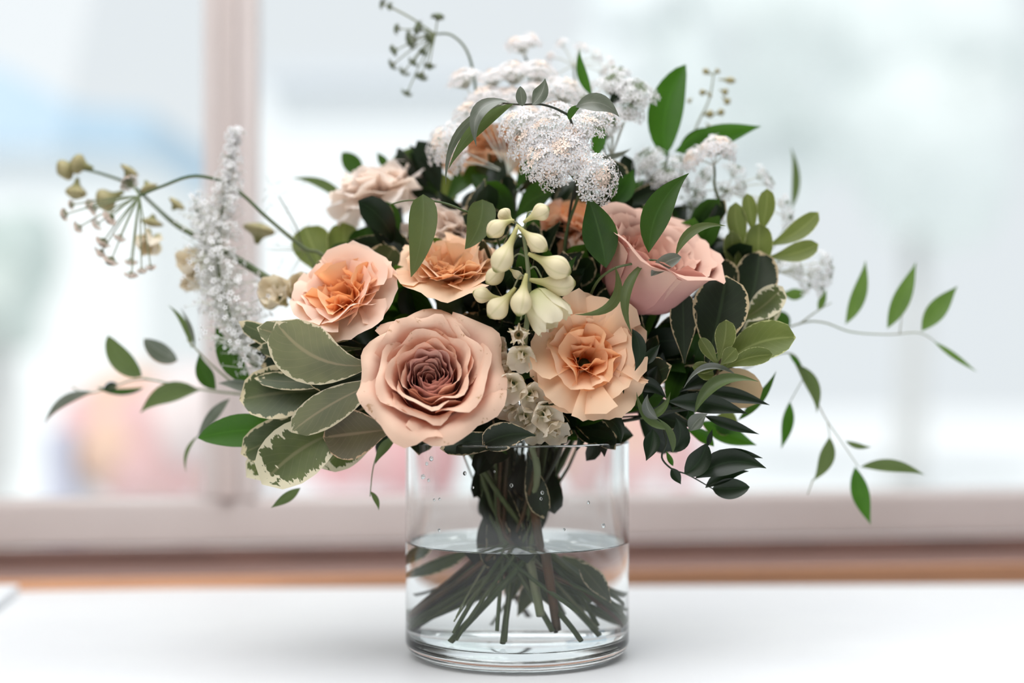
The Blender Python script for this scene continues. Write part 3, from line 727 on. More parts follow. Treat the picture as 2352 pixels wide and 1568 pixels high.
carnation(P(874, 470, -3.5), (-0.22, -0.12, 1.0), 1.05, 'pale blush carnation seen from the side on a dark calyx, upper left', 31, [M['carn_pale'], M['carn_pale']], UPR, calyx=M['calyx_dark'], cz=0.006, cal=1.5)
carnation(P(1124, 372, -5.0), (-0.05, 0.05, 1.0), 0.95, 'blurred peach carnation with green calyx behind the lacy white flowers', 33, [M['carn'], M['carn_in']], UPR, cz=0.006, cal=1.3)
carnation(P(1312, 545, -1.5), (0.05, -0.35, 0.9), 0.85, 'small peach carnation half hidden behind the cream buds and a green leaf', 35, [M['carn_pink'], M['carn_in']], UPR, cz=0.006, cal=1.3)
carnation(P(1036, 548, -2.2), (0.1, -0.25, 0.95), 0.95, 'pale pink blurred carnation behind the two hanging green leaves', 37, [M['carn_pale'], M['carn_pale']], UPR, cz=0.006, cal=1.3)

# ------------------------------------------------------------------ cream larkspur in front
lt = thing('larkspur', 'cream larkspur spike with plump spurred buds, in front between rose and carnation', 'flower', (X0+0.012, D0-0.03, 0.03))
A = P(1199, 520, 7.4); B = P(1212, 610, 7.2); C_ = P(1214, 700, 6.8); Dd = P(1200, 850, 5.0); E_ = P(1210, 985, 3.6)
stem_part(lt, [A, B, C_, Dd, E_, VC+Vector((0.012, -0.03, 0.115)), VC+Vector((0.005, -0.01, 0.075)), VC+Vector((0.012, -0.03, 0.03))], [0.0010, 0.0014, 0.0018, 0.0022, 0.0024, 0.0024], M['stem_pale'], 8)
BUDS = [ # tip px,py,dz, end px,py,dz, r px, sag
 (1182, 512, 6.8, 1147, 484, 6.4, 16, 0.0), (1181, 506, 7.6, 1121, 544, 7.8, 20, -0.004), (1202, 511, 7.5, 1262, 478, 7.6, 19, -0.001),
 (1186, 516, 7.8, 1257, 575, 8.0, 19, 0.001), (1188, 520, 7.9, 1136, 624, 8.1, 24, 0.003), (1176, 585, 6.8, 1117, 651, 6.6, 19, 0.002),
 (1213, 582, 7.8, 1311, 628, 7.8, 25, 0.0), (1216, 642, 7.3, 1322, 650, 7.0, 27, 0.002), (1209, 628, 8.2, 1191, 726, 8.3, 23, 0.0),
 (1184, 660, 7.6, 1122, 728, 7.6, 24, 0.001), (1152, 684, 6.8, 1086, 671, 6.6, 18, 0.001), (1165, 612, 7.0, 1200, 640, 7.1, 9, 0.0), (1210, 560, 6.9, 1232, 575, 6.8, 9, 0.0)]
for b in BUDS: bud(lt, P(*b[0:3]), P(*b[3:6]), b[6]*PX, M['bud'], b[7])
g = Geo()
for (sx, sy, bx_, by_, dz) in ((1205, 545, 1178, 562, 7.6), (1208, 590, 1172, 598, 7.3), (1213, 590, 1240, 598, 7.4), (1214, 620, 1245, 640, 7.1), (1212, 640, 1178, 665, 7.4), (1214, 650, 1208, 660, 7.8), (1200, 525, 1160, 515, 7.6), (1203, 530, 1225, 495, 7.4), (1214, 680, 1240, 705, 7.0), (1213, 700, 1196, 735, 7.3)):
    tube(g, [P(sx, sy, 7.1), P((sx+bx_)/2, min(sy, by_)-7, dz), P(bx_, by_, dz)], [0.0006, 0.0005], 6)
g.build('pedicel', M['stem_pale'], lt)['kind'] = 'stuff'
# half-open bloom and open florets down the spike
def half_open(root, tip, end, r, seed):
    r_ = random.Random(seed); ax = (end-tip).normalized(); fr = frame_z(ax, r_.uniform(0, 6)); 
    for k in range(6):
        cup_petal(root, tip, fr, 2*PI*k/6, r*0.55, (end-tip).length*0.55, r*0.5, 60, 84, 108, 0.75, M['cream_green'], r_, nu=8, nv=8, spiral=r*0.06, ripple=r*0.08, shoulder=0.35, name='petal')
half_open(lt, P(1222, 668, 7.0), P(1290, 762, 7.2), 0.0125, 3)
for i, (px, py, dz, r, ax) in enumerate([(1191, 768, 7.0, 40, (0.0, -1, -0.05)), (1200, 812, 6.2, 42, (-0.1, -0.8, -0.5)), (1168, 838, 5.2, 36, (-0.6, -0.7, 0)), (1228, 838, 5.0, 38, (0.6, -0.7, 0.1)),
        (1178, 880, 6.0, 46, (-0.2, -0.9, -0.4)), (1216, 905, 5.6, 44, (0.4, -0.8, -0.3)), (1172, 930, 5.0, 40, (-0.4, -0.8, -0.2)), (1250, 950, 5.4, 46, (0.3, -0.9, -0.2)), (1268, 985, 5.0, 40, (0.5, -0.8, -0.5)),
        (1205, 955, 5.0, 42, (-0.1, -0.9, -0.4)), (1228, 985, 4.6, 36, (0, -0.9, -0.5)), (1240, 740, 5.4, 38, (0.4, -0.7, 0.3)), (1150, 800, 4.4, 30, (-0.4, -0.8, 0.2))]):
    open_floret(lt, P(px, py, dz), ax, r*PX, M['cream'], 40+i, cupd=0.95 if i == 0 else 0.2)

# blurred olive larkspur reaching out to the far left
lk = thing('larkspur', 'arching larkspur stem with blurred olive buds, far upper left', 'flower', (X0+0.02, D0+0.01, 0.025))
pts = [P(168, 384, -4), P(230, 398, -4), P(300, 425, -4), P(352, 470, -4), P(410, 520, -3.8), P(500, 568, -3), P(640, 655, -1), P(860, 800, 0)]
stem_part(lk, pts+[VC+Vector((-0.03, 0, 0.142)), VC+Vector((0, 0.005, 0.078)), VC+Vector((0.02, 0.01, 0.025))], [0.0008, 0.0010, 0.0012, 0.0022, 0.0026, 0.0024, 0.0024], M['stem'], 8)
for b in ((185, 372, 132, 398, 23), (214, 386, 162, 372, 22), (178, 408, 172, 458, 22), (288, 406, 302, 384, 21), (334, 415, 345, 440, 19), (284, 440, 222, 470, 26), (396, 482, 412, 462, 20), (352, 492, 346, 520, 24), (590, 560, 600, 512, 34), (448, 640, 452, 585, 26)):
    bud(lk, P(b[0], b[1], -4), P(b[2], b[3], -4), b[4]*PX*1.15, M['bud_olive'])
open_floret(lk, P(348, 545, -4), (0, -0.8, -0.5), 56*PX, M['cream'], 70, 0.9)
open_floret(lk, P(458, 610, -3.5), (-0.4, -0.8, 0.2), 60*PX, M['cream'], 71, 0.8)
open_floret(lk, P(452, 645, -3.5), (-0.5, -0.8, -0.2), 40*PX, M['cream'], 72, 0.8)
open_floret(lk, P(645, 685, -1), (-0.2, -0.8, 0.3), 64*PX, M['cream'], 73, 0.6)
open_floret(lk, P(690, 672, -1), (0.2, -0.8, 0.3), 56*PX, M['cream'], 74, 0.6)

# olive bud spray, upper right
ob2 = thing('bud_spray', 'loose spray of small olive buds beside the tall leaf, upper right', 'flower', (X0-0.02, D0+0.03, 0.03))
rt = route(P(1560, 420, -5), random.Random(3)); 
stem_part(ob2, [P(1640, 165, -5), P(1628, 230, -5), P(1600, 290, -5), P(1570, 380, -5), P(1480, 640, -3)]+rt[:2]+[Vector((X0-0.02, D0+0.03, 0.03))], [0.0005, 0.0007, 0.0009, 0.0014, 0.0016], M['stem_pale'], 6)
for b in ((1636, 172, 1614, 160, 8), (1640, 170, 1652, 160, 7), (1650, 182, 1690, 186, 8), (1628, 212, 1606, 212, 8), (1634, 212, 1628, 222, 7), (1652, 206, 1672, 214, 9), (1658, 222, 1676, 238, 9), (1610, 262, 1640, 262, 10), (1640, 262, 1664, 256, 9), (1622, 282, 1636, 302, 9), (1590, 225, 1580, 235, 6)):
    bud(ob2, P(b[0], b[1], -5), P(b[2], b[3], -5), b[4]*PX, M['bud_olive'])

# ------------------------------------------------------------------ white lace flowers
WM = [M['white'], M['blush_bit'], M['ray'], M['stem']]
WG = [M['white'], M['green_bit'], M['ray'], M['stem']]
WD = [M['blush_bit'], M['grey_bit'], M['stem_pale'], M['stem']]
GD = [M['green_bit'], M['green_bit'], M['stem_pale'], M['stem']]
umbel('lace_flower', 'sharp white lace umbel at top centre, above the cream buds', 'flower', [P(1330, 440, 3.5), P(1300, 540, 2.5), P(1290, 700, 1)], P(1312, 402, 3.8),
      [(1240, 368, 5.0, 44), (1292, 348, 5.4, 46), (1371, 412, 5.2, 48), (1345, 292, 4.2, 42), (1252, 300, 4.5, 45), (1210, 325, 4.0, 42), (1312, 320, 4.6, 40), (1185, 285, 3.4, 40), (1270, 258, 2.8, 38), (1380, 268, 3.2, 38), (1330, 370, 5.2, 34), (1270, 395, 5.0, 36)], 51, WM, dens=0.8, fl=0.0021)
umbel('lace_flower', 'hazy white lace umbel behind the arching leafy tip, top left of centre', 'flower', [P(1210, 470, -2), P(1230, 640, -1)], P(1170, 400, -2),
      [(1080, 262, -1.5, 42), (1062, 182, -3, 36), (1112, 226, -2.2, 40), (1180, 168, -3, 42), (1238, 165, -3.2, 40), (1020, 330, 0, 46), (1050, 366, -0.4, 30), (1235, 215, -2.4, 42), (1170, 225, -2.4, 40), (1302, 212, -1.8, 46), (1215, 262, -1, 30), (1130, 180, -3, 34)], 52, WM, dens=1.0)
umbel('lace_flower', 'white lace umbel with green peeping through, left of the tall leaf', 'flower', [P(1400, 430, -1.5), P(1380, 600, -1)], P(1405, 360, -1.6),
      [(1404, 196, -1, 36), (1462, 214, -0.6, 44), (1440, 256, -0.8, 36), (1350, 240, -1.4, 36), (1390, 300, -1.5, 34), (1420, 170, -1.6, 26)], 53, WG, dens=1.0)
umbel('lace_flower', 'small white lace umbel seen edge-on at the very top', 'flower', [P(1215, 170, -5), P(1240, 420, -4), P(1250, 640, -2)], P(1205, 130, -5),
      [(1195, 104, -5, 30), (1222, 94, -5, 24), (1180, 98, -5, 20)], 54, WM, dens=0.9)
umbel('lace_flower', 'faint open umbel of thin rays at top right of centre', 'flower', [P(1330, 330, -6), P(1320, 600, -3)], P(1318, 150, -6),
      [(1370, 130, -6, 20), (1385, 165, -6, 16), (1350, 200, -6, 16), (1335, 110, -6, 16), (1290, 100, -6, 14), (1265, 130, -6, 12), (1270, 180, -6, 12), (1400, 150, -6, 14)], 55, WM, dens=0.6)
umbel('lace_flower', 'drooping umbel of green-hearted florets at top left of centre', 'flower', [P(1040, 82, -4), P(1078, 130, -4), P(1100, 250, -4), P(1140, 500, -3)], P(1000, 78, -4),
      [(1006, 40, -4, 16, 26), (962, 66, -4, 18, 26), (985, 86, -4, 15, 20), (945, 92, -4, 24, 40), (906, 116, -4, 14, 18), (912, 66, -4, 12, 12), (972, 118, -4, 12, 12), (950, 142, -4, 14, 12), (902, 148, -4, 13, 14), (986, 150, -4, 13, 14), (968, 174, -4, 17, 20), (928, 164, -4, 12, 10), (935, 213, -4, 13, 14), (880, 8, -4, 11, 10), (896, 14, -4, 9, 8)], 56, GD, fl=0.0017, stem_r=0.0009, face=0)
umbel('lace_flower', 'arching umbel with dusky hanging florets, far left', 'flower', [P(372, 428, -1.5), P(450, 404, -1.5), P(535, 430, -1.5), P(620, 505, -1.5), P(700, 570, -1.4), P(780, 620, -1)], P(320, 450, -1.5),
      [(148, 492, -1.5, 15, 22), (180, 522, -1.5, 14, 20), (165, 470, -2, 11, 12), (215, 480, -1.5, 14, 18), (252, 500, -1, 20, 34), (222, 515, -1.5, 14, 14), (236, 555, -1.2, 18, 30), (232, 580, -1.2, 15, 20), (255, 598, -1, 18, 28), (275, 545, -1.2, 15, 16), (300, 600, -1.5, 14, 16), (302, 630, -1, 14, 18), (325, 620, -1, 12, 14), (346, 612, -1, 11, 10), (205, 470, -2.5, 12, 12), (296, 420, -2, 22, 40)], 57, WD, fl=0.0017, stem_r=0.0012, face=0)
umbel('lace_flower', 'domed white umbel seen from the side below the tall leaf, right', 'flower', [P(1640, 420, -1), P(1620, 560, -1)], P(1640, 380, -1),
      [(1652, 335, -0.6, 34), (1625, 345, -0.6, 24), (1592, 366, -1, 28), (1670, 352, -1, 22)], 58, WM, dens=1.3)
umbel('lace_flower', 'dusky white umbel with dark green hearts, right of centre', 'flower', [P(1540, 480, -2), P(1500, 640, -1)], P(1530, 430, -2),
      [(1490, 365, -1.5, 34), (1530, 400, -1.5, 34), (1556, 372, -1.8, 22), (1505, 410, -1.5, 22), (1480, 395, -2, 20), (1570, 420, -2, 20)], 59, WG, dens=0.9)
umbel('lace_flower', 'loose umbel of tilted dark-hearted heads, right above the young leaves', 'flower', [P(1640, 480, -3), P(1600, 620, -1)], P(1670, 440, -3),
      [(1688, 392, -3, 26), (1750, 402, -3, 22), (1765, 420, -3, 18), (1620, 405, -3, 26), (1665, 440, -2.5, 22), (1728, 470, -3, 18), (1800, 470, -3, 20), (1808, 500, -3, 22), (1640, 500, -2, 26), (1600, 440, -2, 24), (1700, 430, -3, 20)], 60, WG, dens=0.7)
umbel('lace_flower', 'open white umbel at the right edge behind the leaf tips', 'flower', [P(1760, 640, -3), P(1600, 760, -2)], P(1790, 625, -3),
      [(1786, 606, -3, 24), (1828, 620, -3, 26), (1870, 630, -3, 26), (1896, 600, -3, 22), (1898, 640, -3, 20), (1850, 655, -3, 18), (1880, 662, -3, 18), (1905, 620, -3, 14)], 61, WG, dens=0.8)

# white feathery plume, left
def plume(label, pts, prof, seed, n, mats, fl=0.0018, into=None):
    r_ = random.Random(seed); path = smooth_path(pts, 8); rt = route(path[-1], r_)
    t = thing('white_plume', label, 'flower', rt[-1])
    stem_part(t, pts+rt, [0.0006, 0.001, 0.0016, 0.002], M['stem'])
    K = len(path); nb = 14
    for b in range(nb):
        g = Geo()
        for k in range(n//nb):
            s = (b+r_.random())/nb; i = min(int(s*(K-1)), K-2); p = path[i].lerp(path[i+1], s*(K-1)-i)
            R = prof(s); d = Vector((r_.gauss(0, 0.5), r_.gauss(0, 0.5), r_.gauss(0, 0.3)+0.25));
            q = p + d*R
            hair(g, p+(q-p)*0.2, q, 0.00025, 2)
            floret(g, q, d+Vector((r_.uniform(-.4, .4), r_.uniform(-.6, .2), 0.1)), fl*r_.uniform(0.7, 1.3), r_.uniform(0, 6), 0, 1)
        g.build('flower_tuft', mats, t)['kind'] = 'stuff'
    return t
plume('tall white feathery plume standing against the window post, left', [P(538, 300, -1.5), P(528, 400, -1.5), P(508, 500, -1.2), P(500, 600, -1), P(520, 700, -0.8), P(560, 800, -0.5), P(640, 860, 0)],
      lambda s: (16+62*min(1, s*1.6)**1.2-20*max(0, s-0.75))*PX, 81, 1150, WG)
plume('short white feathery spray beneath the tall plume, left', [P(450, 470, -2), P(470, 560, -2), P(490, 660, -2), P(520, 740, -1.5), P(600, 800, -1)], lambda s: (34+22*s)*PX, 82, 420, WG)
plume('fuzzy white filler behind the mauve rose, right', [P(1600, 470, -3.5), P(1610, 540, -3), P(1640, 600, -2.5), P(1620, 680, -2)], lambda s: (46)*PX, 83, 300, [M['green_bit'], M['grey_bit'], M['stem_pale']])

# ------------------------------------------------------------------ foliage
def LF(root, b, t, wd, mat='ruscus', shape='lance', **k):
    return leaf(root, P(*b), P(*t), wd*PX, M[mat], shape, **k)
def sprig(name, label, pts, seed, r=0.0014, mat='stem', cat='foliage', foot=None, spread=1.0):
    r_ = random.Random(seed); pp = [P(*p) for p in pts]; rt = route(pp[-1], r_, foot=foot, spread=spread)
    t = thing(name, label, cat, rt[-1])
    stem_part(t, pp+rt, [r*0.5, r*0.8, r, r*0.9, r*0.9], M[mat]); return t

# -- left: variegated sprigs
a = sprig('variegated_sprig', 'variegated sprig with the big pale grey-green leaf beside the open rose', [(850, 830, 5.5), (880, 860, 4), (960, 940, 1)], 101, mat='stem_brown')
LF(a, (862, 836, 5.6), (634, 738, 7.0), 128, 'vari_pale', 'obo', bend=-0.16, cup=0.10, wave=0.05, roll=10)
LF(a, (800, 780, 4.6), (590, 752, 4.6), 62, 'vari_pale', 'obo', bend=-0.05, wave=0.05)
LF(a, (780, 770, 3.4), (548, 738, 3.2), 56, 'vari', 'obo', bend=-0.1, wave=0.08, roll=30)
LF(a, (860, 842, 5.2), (704, 856, 5.4), 62, 'vari_dark', 'obo', bend=-0.14, wave=0.05)
LF(a, (830, 800, 4), (590, 800, 3.2), 60, 'vari', 'obo', bend=0.0, wave=0.1, roll=40)
LF(a, (850, 850, 4.2), (584, 868, 3.8), 46, 'vari', 'obo', bend=-0.06, wave=0.08, roll=-25)
LF(a, (850, 860, 3.6), (580, 905, 3.0), 56, 'vari_dark', 'obo', bend=-0.08, wave=0.08)
LF(a, (840, 820, 3.0), (600, 840, 2.4), 80, 'vari_dark', 'obo', wave=0.08)
LF(a, (850, 800, 2.6), (640, 780, 2.0), 90, 'vari_dark', 'obo', wave=0.08)
b = sprig('variegated_sprig', 'variegated sprig with broad cream-edged leaves hanging left of the vase rim', [(900, 880, 4.5), (930, 930, 3), (1000, 970, 1)], 102, mat='stem_brown')
LF(b, (800, 900, 3.4), (550, 918, 3.6), 122, 'vari', 'obo', bend=0.04, wave=0.06, roll=-12)
LF(b, (905, 866, 5.4), (668, 992, 5.4), 84, 'vari_pale', 'obo', bend=0.05, wave=0.06, roll=20)
LF(b, (905, 985, 4.6), (742, 1004, 5.0), 112, 'vari_brown', 'obo', bend=0.0, wave=0.05)
LF(b, (800, 960, 3.8), (553, 1042, 3.6), 92, 'vari', 'obo', bend=0.03, wave=0.07)
LF(b, (850, 975, 4.4), (602, 1112, 4.8), 132, 'vari_wide', 'obo', bend=0.10, wave=0.09, roll=-8)
LF(b, (800, 990, 3.2), (566, 1096, 3.2), 84, 'vari_wide', 'obo', bend=0.08, wave=0.08)
LF(b, (905, 990, 3.8), (740, 1076, 3.6), 84, 'vari_wide', 'obo', bend=0.1, wave=0.08)
LF(b, (900, 940, 2.4), (640, 960, 2.0), 110, 'vari_dark', 'obo', wave=0.06)
LF(b, (920, 900, 2.6), (720, 900, 2.0), 100, 'vari_dark', 'obo', wave=0.06)
LF(b, (1200, 1015, 5.4), (1010, 1030, 6.2), 52, 'vari_dark', 'obo', bend=0.05, wave=0.06, roll=20)
LF(b, (1230, 1000, 6.2), (1108, 1022, 6.4), 62, 'vari_dark', 'obo', bend=0.1, wave=0.04)

# -- left: ruscus
c = sprig('ruscus_branch', 'ruscus branch with slim leaves stretching out at the far left edge', [(330, 868, -4), (455, 893, -4), (560, 905, -3.5), (700, 915, -2), (880, 940, 0)], 103, r=0.0010, mat='stem_pale')
LF(c, (326, 864, -4), (248, 770, -4), 52, 'slim', 'oval', bend=-0.10)
LF(c, (408, 828, -4), (330, 778, -4), 48, 'silver', 'oval', bend=-0.05, roll=15)
LF(c, (458, 896, -4), (322, 948, -4), 48, 'slim', 'lance', bend=0.14)
LF(c, (330, 890, -5), (222, 888, -5), 16, 'ruscus', 'oval', bend=-0.1)
LF(c, (215, 900, -5), (102, 972, -5), 24, 'silver', 'lance', bend=0.14)
LF(c, (270, 882, -5), (238, 892, -5), 22, 'dark', 'oval')
g = Geo(); tube(g, [P(455, 896, -4), P(330, 870, -4.4), P(260, 888, -5), P(200, 903, -5), P(165, 888, -5)], [0.0006, 0.0004], 5); g.build('twig', M['stem_pale'], c)
d = sprig('ruscus_branch', 'green ruscus branch rising left of the variegated leaves', [(430, 780, -2), (500, 850, -2), (580, 900, -2), (760, 930, -1)], 104, r=0.0010, mat='stem_pale')
LF(d, (440, 800, -2), (386, 700, -2), 15, 'slim', 'lance', bend=0.1)
LF(d, (448, 800, -2), (414, 706, -2), 10, 'silver', 'lance', bend=0.06)
LF(d, (496, 894, -2), (458, 812, -2), 40, 'ruscus', 'lance', bend=-0.1)
LF(d, (578, 884, -1), (496, 745, -1), 52, 'ruscus', 'lance', bend=-0.08)
LF(d, (528, 915, -2), (452, 1008, -2), 26, 'silver', 'lance', bend=0.05)
LF(d, (455, 1000, -2), (428, 1085, -2), 9, 'slim', 'lance', bend=0.15)
LF(d, (600, 900, 1), (500, 880, 0), 26, 'silver', 'lance', bend=0.05)
e = sprig('ruscus_branch', 'bright green broad ruscus leaf poking out at lower left', [(640, 985, 2.8), (760, 980, 1.5), (900, 970, 0)], 105, r=0.0012)
LF(e, (650, 990, 3.0), (455, 1006, 2.6), 74, 'bright', 'oval', bend=0.05)
LF(e, (690, 1120, 2), (622, 1166, 2), 24, 'slim', 'lance', roll=20)
f_ = sprig('leafy_tendril', 'thin hanging tendril left of the vase with two slim leaves', [(850, 1140, 3), (858, 1070, 3), (880, 1020, 3.2), (930, 985, 2), (1010, 975, 1)], 106, r=0.0006, mat='stem_pale')
LF(f_, (912, 1002, 3.6), (862, 1066, 3.6), 22, 'slim', 'lance', bend=0.1)
LF(f_, (850, 1128, 3), (870, 1172, 3), 12, 'slim', 'lance', bend=-0.1)

# -- greens behind, upper left
h = sprig('variegated_sprig', 'bright green leaves behind the coral carnation, upper left', [(720, 610, -2.5), (800, 700, -2), (950, 850, -1)], 107)
LF(h, (748, 640, -2.5), (700, 520, -3), 96, 'young', 'obo', wave=0.08)
LF(h, (790, 640, -2.2), (790, 510, -2.6), 80, 'young', 'obo', wave=0.08)
LF(h, (830, 690, -2), (730, 600, -2), 80, 'vari', 'obo', wave=0.06)
LF(h, (760, 680, -2), (700, 645, -2), 60, 'young', 'obo', wave=0.06)
LF(h, (870, 660, 0.5), (905, 566, 1.2), 90, 'vari', 'obo', wave=0.06, bend=-0.05)
LF(h, (850, 620, -2), (840, 520, -2), 90, 'ruscus', 'obo')
LF(h, (820, 660, -1.5), (770, 560, -2), 80, 'ruscus', 'obo')
i_ = sprig('ruscus_branch', 'pair of green leaf tips above the blush carnation', [(890, 380, -5), (900, 500, -5), (960, 760, -3)], 108)
LF(i_, (895, 380, -5), (950, 338, -5), 38, 'slim', 'oval', bend=0.1)
LF(i_, (890, 385, -5), (866, 350, -5), 22, 'ruscus', 'lance')
LF(i_, (830, 400, -5), (786, 350, -5), 44, 'ruscus', 'oval')
LF(i_, (800, 470, -4.5), (672, 409, -4.5), 24, 'slim', 'lance', bend=0.12)
LF(i_, (1040, 470, -5), (1000, 395, -5), 60, 'young', 'oval')
LF(i_, (1070, 560, -4), (1050, 470, -4), 60, 'slim', 'oval')
j_ = sprig('grass_wisp', 'thin wiry wisp with tiny side hairs left of the blush carnation', [(640, 450, -2), (680, 520, -2), (705, 580, -2), (800, 700, -1)], 109, r=0.0006)
g = Geo(); r_ = random.Random(4)
for k in range(26):
    q = P(r_.uniform(600, 712), r_.uniform(400, 620), -2); hair(g, q, q+Vector((r_.uniform(-.004, .004), 0, r_.uniform(-.002, .006))), 0.00016)
for k in range(14): hair(g, P(700, 575, -2), P(700-r_.uniform(20, 90), 575+r_.uniform(-70, 70), -2), 0.00018)
g.build('fine_hair', M['stem_pale'], j_)['kind'] = 'stuff'

# -- centre: hanging leaves over the carnations
k_ = sprig('ruscus_branch', 'thin ruscus stem with two blunt hanging leaves above the middle carnation', [(895, 470, 4), (940, 460, 4.4), (1010, 464, 4.6), (1065, 484, 4.4), (1130, 520, 3.0), (1180, 700, 1)], 110, r=0.0008)
LF(k_, (972, 446, 4.8), (944, 636, 5.0), 62, 'slim', 'blade', bend=-0.05, arch=0.06)
LF(k_, (1108, 458, 4.6), (1068, 572, 4.8), 62, 'slim', 'blade', bend=-0.10, arch=0.06)
# -- the arch of fine leaves at the top centre
l_ = sprig('ruscus_branch', 'arching leafy tip with folded leaves in front of the white lace flowers', [(1150, 236, 5.4), (1195, 240, 5.6), (1245, 240, 5.6), (1290, 256, 5.4), (1312, 280, 5.0), (1330, 380, 3.5), (1310, 480, 2.5), (1290, 650, 1)], 111, r=0.0009, mat='stem_dark')
LF(l_, (1180, 238, 5.6), (1030, 388, 5.8), 30, 'slim', 'lance', bend=0.10, arch=0.05, roll=15)
LF(l_, (1160, 238, 5.4), (1024, 424, 5.4), 22, 'silver', 'lance', bend=0.20, roll=30)
LF(l_, (1168, 232, 5.8), (1094, 336, 6.4), 34, 'silver', 'lance', bend=0.30, arch=0.1, roll=-20)
LF(l_, (1200, 244, 5.8), (1195, 198, 6.0), 24, 'silver', 'oval', roll=10)
LF(l_, (1222, 240, 5.8), (1252, 180, 6.0), 36, 'silver', 'lance', bend=0.12, roll=25)
LF(l_, (1308, 276, 5.4), (1334, 244, 5.6), 16, 'ruscus', 'oval', bend=-0.2)
LF(l_, (1322, 246, 5.6), (1422, 268, 5.8), 40, 'silver', 'lance', bend=-0.20, arch=0.1, roll=12)
# -- tall leaves, upper right
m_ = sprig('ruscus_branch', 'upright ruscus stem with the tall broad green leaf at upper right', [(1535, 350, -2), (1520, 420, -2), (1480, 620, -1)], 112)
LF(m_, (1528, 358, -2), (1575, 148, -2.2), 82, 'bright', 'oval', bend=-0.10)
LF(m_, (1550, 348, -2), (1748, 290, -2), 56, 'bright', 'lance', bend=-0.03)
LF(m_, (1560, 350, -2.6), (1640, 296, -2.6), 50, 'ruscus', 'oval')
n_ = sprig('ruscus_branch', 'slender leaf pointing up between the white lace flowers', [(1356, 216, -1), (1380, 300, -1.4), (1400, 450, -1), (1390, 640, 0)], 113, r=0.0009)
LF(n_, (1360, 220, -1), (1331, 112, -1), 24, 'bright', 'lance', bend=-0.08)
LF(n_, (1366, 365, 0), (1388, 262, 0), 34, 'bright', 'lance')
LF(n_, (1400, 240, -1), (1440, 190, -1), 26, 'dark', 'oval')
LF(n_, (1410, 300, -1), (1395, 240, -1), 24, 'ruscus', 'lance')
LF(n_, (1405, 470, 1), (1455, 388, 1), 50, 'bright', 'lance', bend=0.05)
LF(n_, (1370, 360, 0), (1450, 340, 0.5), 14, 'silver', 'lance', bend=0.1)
# -- leaves crossing the mauve rose
o_ = sprig('ruscus_branch', 'ruscus stem crossing the mauve rose with twisted hanging leaves', [(1545, 605, 6.0), (1495, 597, 6.2), (1450, 606, 6.2), (1408, 618, 6.0), (1370, 650, 5), (1340, 720, 3), (1300, 820, 1.5)], 114, r=0.0009)
LF(o_, (1392, 615, 6.0), (1350, 450, 5.4), 76, 'ruscus', 'lance', bend=0.03)
LF(o_, (1490, 580, 6.6), (1582, 398, 6.4), 62, 'ruscus', 'lance', bend=-0.12)
LF(o_, (1412, 610, 6.2), (1320, 722, 6.6), 24, 'slim', 'lance', bend=-0.34, arch=0.1, roll=20)
LF(o_, (1485, 600, 6.4), (1452, 768, 6.8), 24, 'slim', 'lance', bend=0.18, arch=0.08, roll=-20)
LF(o_, (1552, 588, 6.2), (1668, 519, 6.4), 22, 'slim', 'lance', bend=-0.22, roll=15)
LF(o_, (1565, 590, 6.6), (1495, 634, 6.8), 32, 'silver', 'oval', bend=0.1, arch=0.1)
LF(o_, (1452, 755, 6.8), (1458, 852, 6.6), 30, 'dark', 'lance', bend=-0.14)
LF(o_, (1475, 840, 5.6), (1516, 790, 5.4), 24, 'dark', 'lance')
# -- right: young variegated rosettes
p_ = sprig('variegated_sprig', 'upright rosette of young olive leaves right of the mauve rose', [(1738, 560, -0.5), (1712, 640, -0.5), (1680, 700, 0), (1500, 860, 0)], 115, r=0.0018, mat='stem_brown')
for q in (((1722, 580), (1690, 464), 48, -0.1), ((1732, 540), (1716, 444), 34, 0.0), ((1744, 540), (1762, 433), 42, 0.05), ((1758, 565), (1880, 487), 46, 0.08), ((1762, 590), (1880, 560), 46, 0.06), ((1706, 632), (1682, 530), 46, -0.08), ((1738, 650), (1744, 512), 66, 0.0), ((1744, 690), (1700, 570), 50, 0), ((1710, 640), (1765, 590), 70, 0)):
    LF(p_, q[0]+(-0.4,), q[1]+(0.2,), q[2], 'young', 'obo', bend=q[3], wave=0.06, roll=15*q[3]*10)
q_ = sprig('variegated_sprig', 'cream-edged sprig with large dark leaves beneath the mauve rose, right', [(1655, 820, 3.6), (1640, 870, 3), (1560, 930, 2), (1400, 950, 1)], 116, r=0.0016, mat='stem_brown')
LF(q_, (1622, 835, 4.0), (1668, 632, 4.2), 122, 'vari_dark', 'obo', bend=0.02, wave=0.05)
LF(q_, (1572, 835, 3.8), (1568, 668, 4.0), 60, 'vari_dark', 'obo', bend=0.0, wave=0.04)
LF(q_, (1700, 760, 1), (1745, 575, 0.6), 100, 'vari_dark', 'obo', bend=0.04, wave=0.05)
LF(q_, (1690, 740, 2), (1798, 658, 2.2), 66, 'vari_wide', 'obo', bend=0.06, wave=0.08)
LF(q_, (1690, 790, 1.4), (1790, 690, 1.4), 56, 'vari_wide', 'obo', wave=0.08)
LF(q_, (1648, 830, 4.8), (1668, 734, 5.2), 46, 'young', 'obo', bend=0.06)
LF(q_, (1650, 850, 4.0), (1828, 775, 4.6), 86, 'young', 'obo', bend=-0.12, wave=0.05, roll=10)
LF(q_, (1660, 848, 4.8), (1775, 815, 5.0), 40, 'young', 'obo', bend=-0.08)
LF(q_, (1650, 840, 4.8), (1608, 775, 5.0), 28, 'young', 'obo')
LF(q_, (1655, 838, 5.0), (1690, 800, 5.2), 34, 'young', 'obo')
LF(q_, (1650, 846, 4.8), (1590, 842, 5.0), 26, 'young', 'obo')
LF(q_, (1640, 860, 4.6), (1600, 856, 5.0), 28, 'young', 'oval')
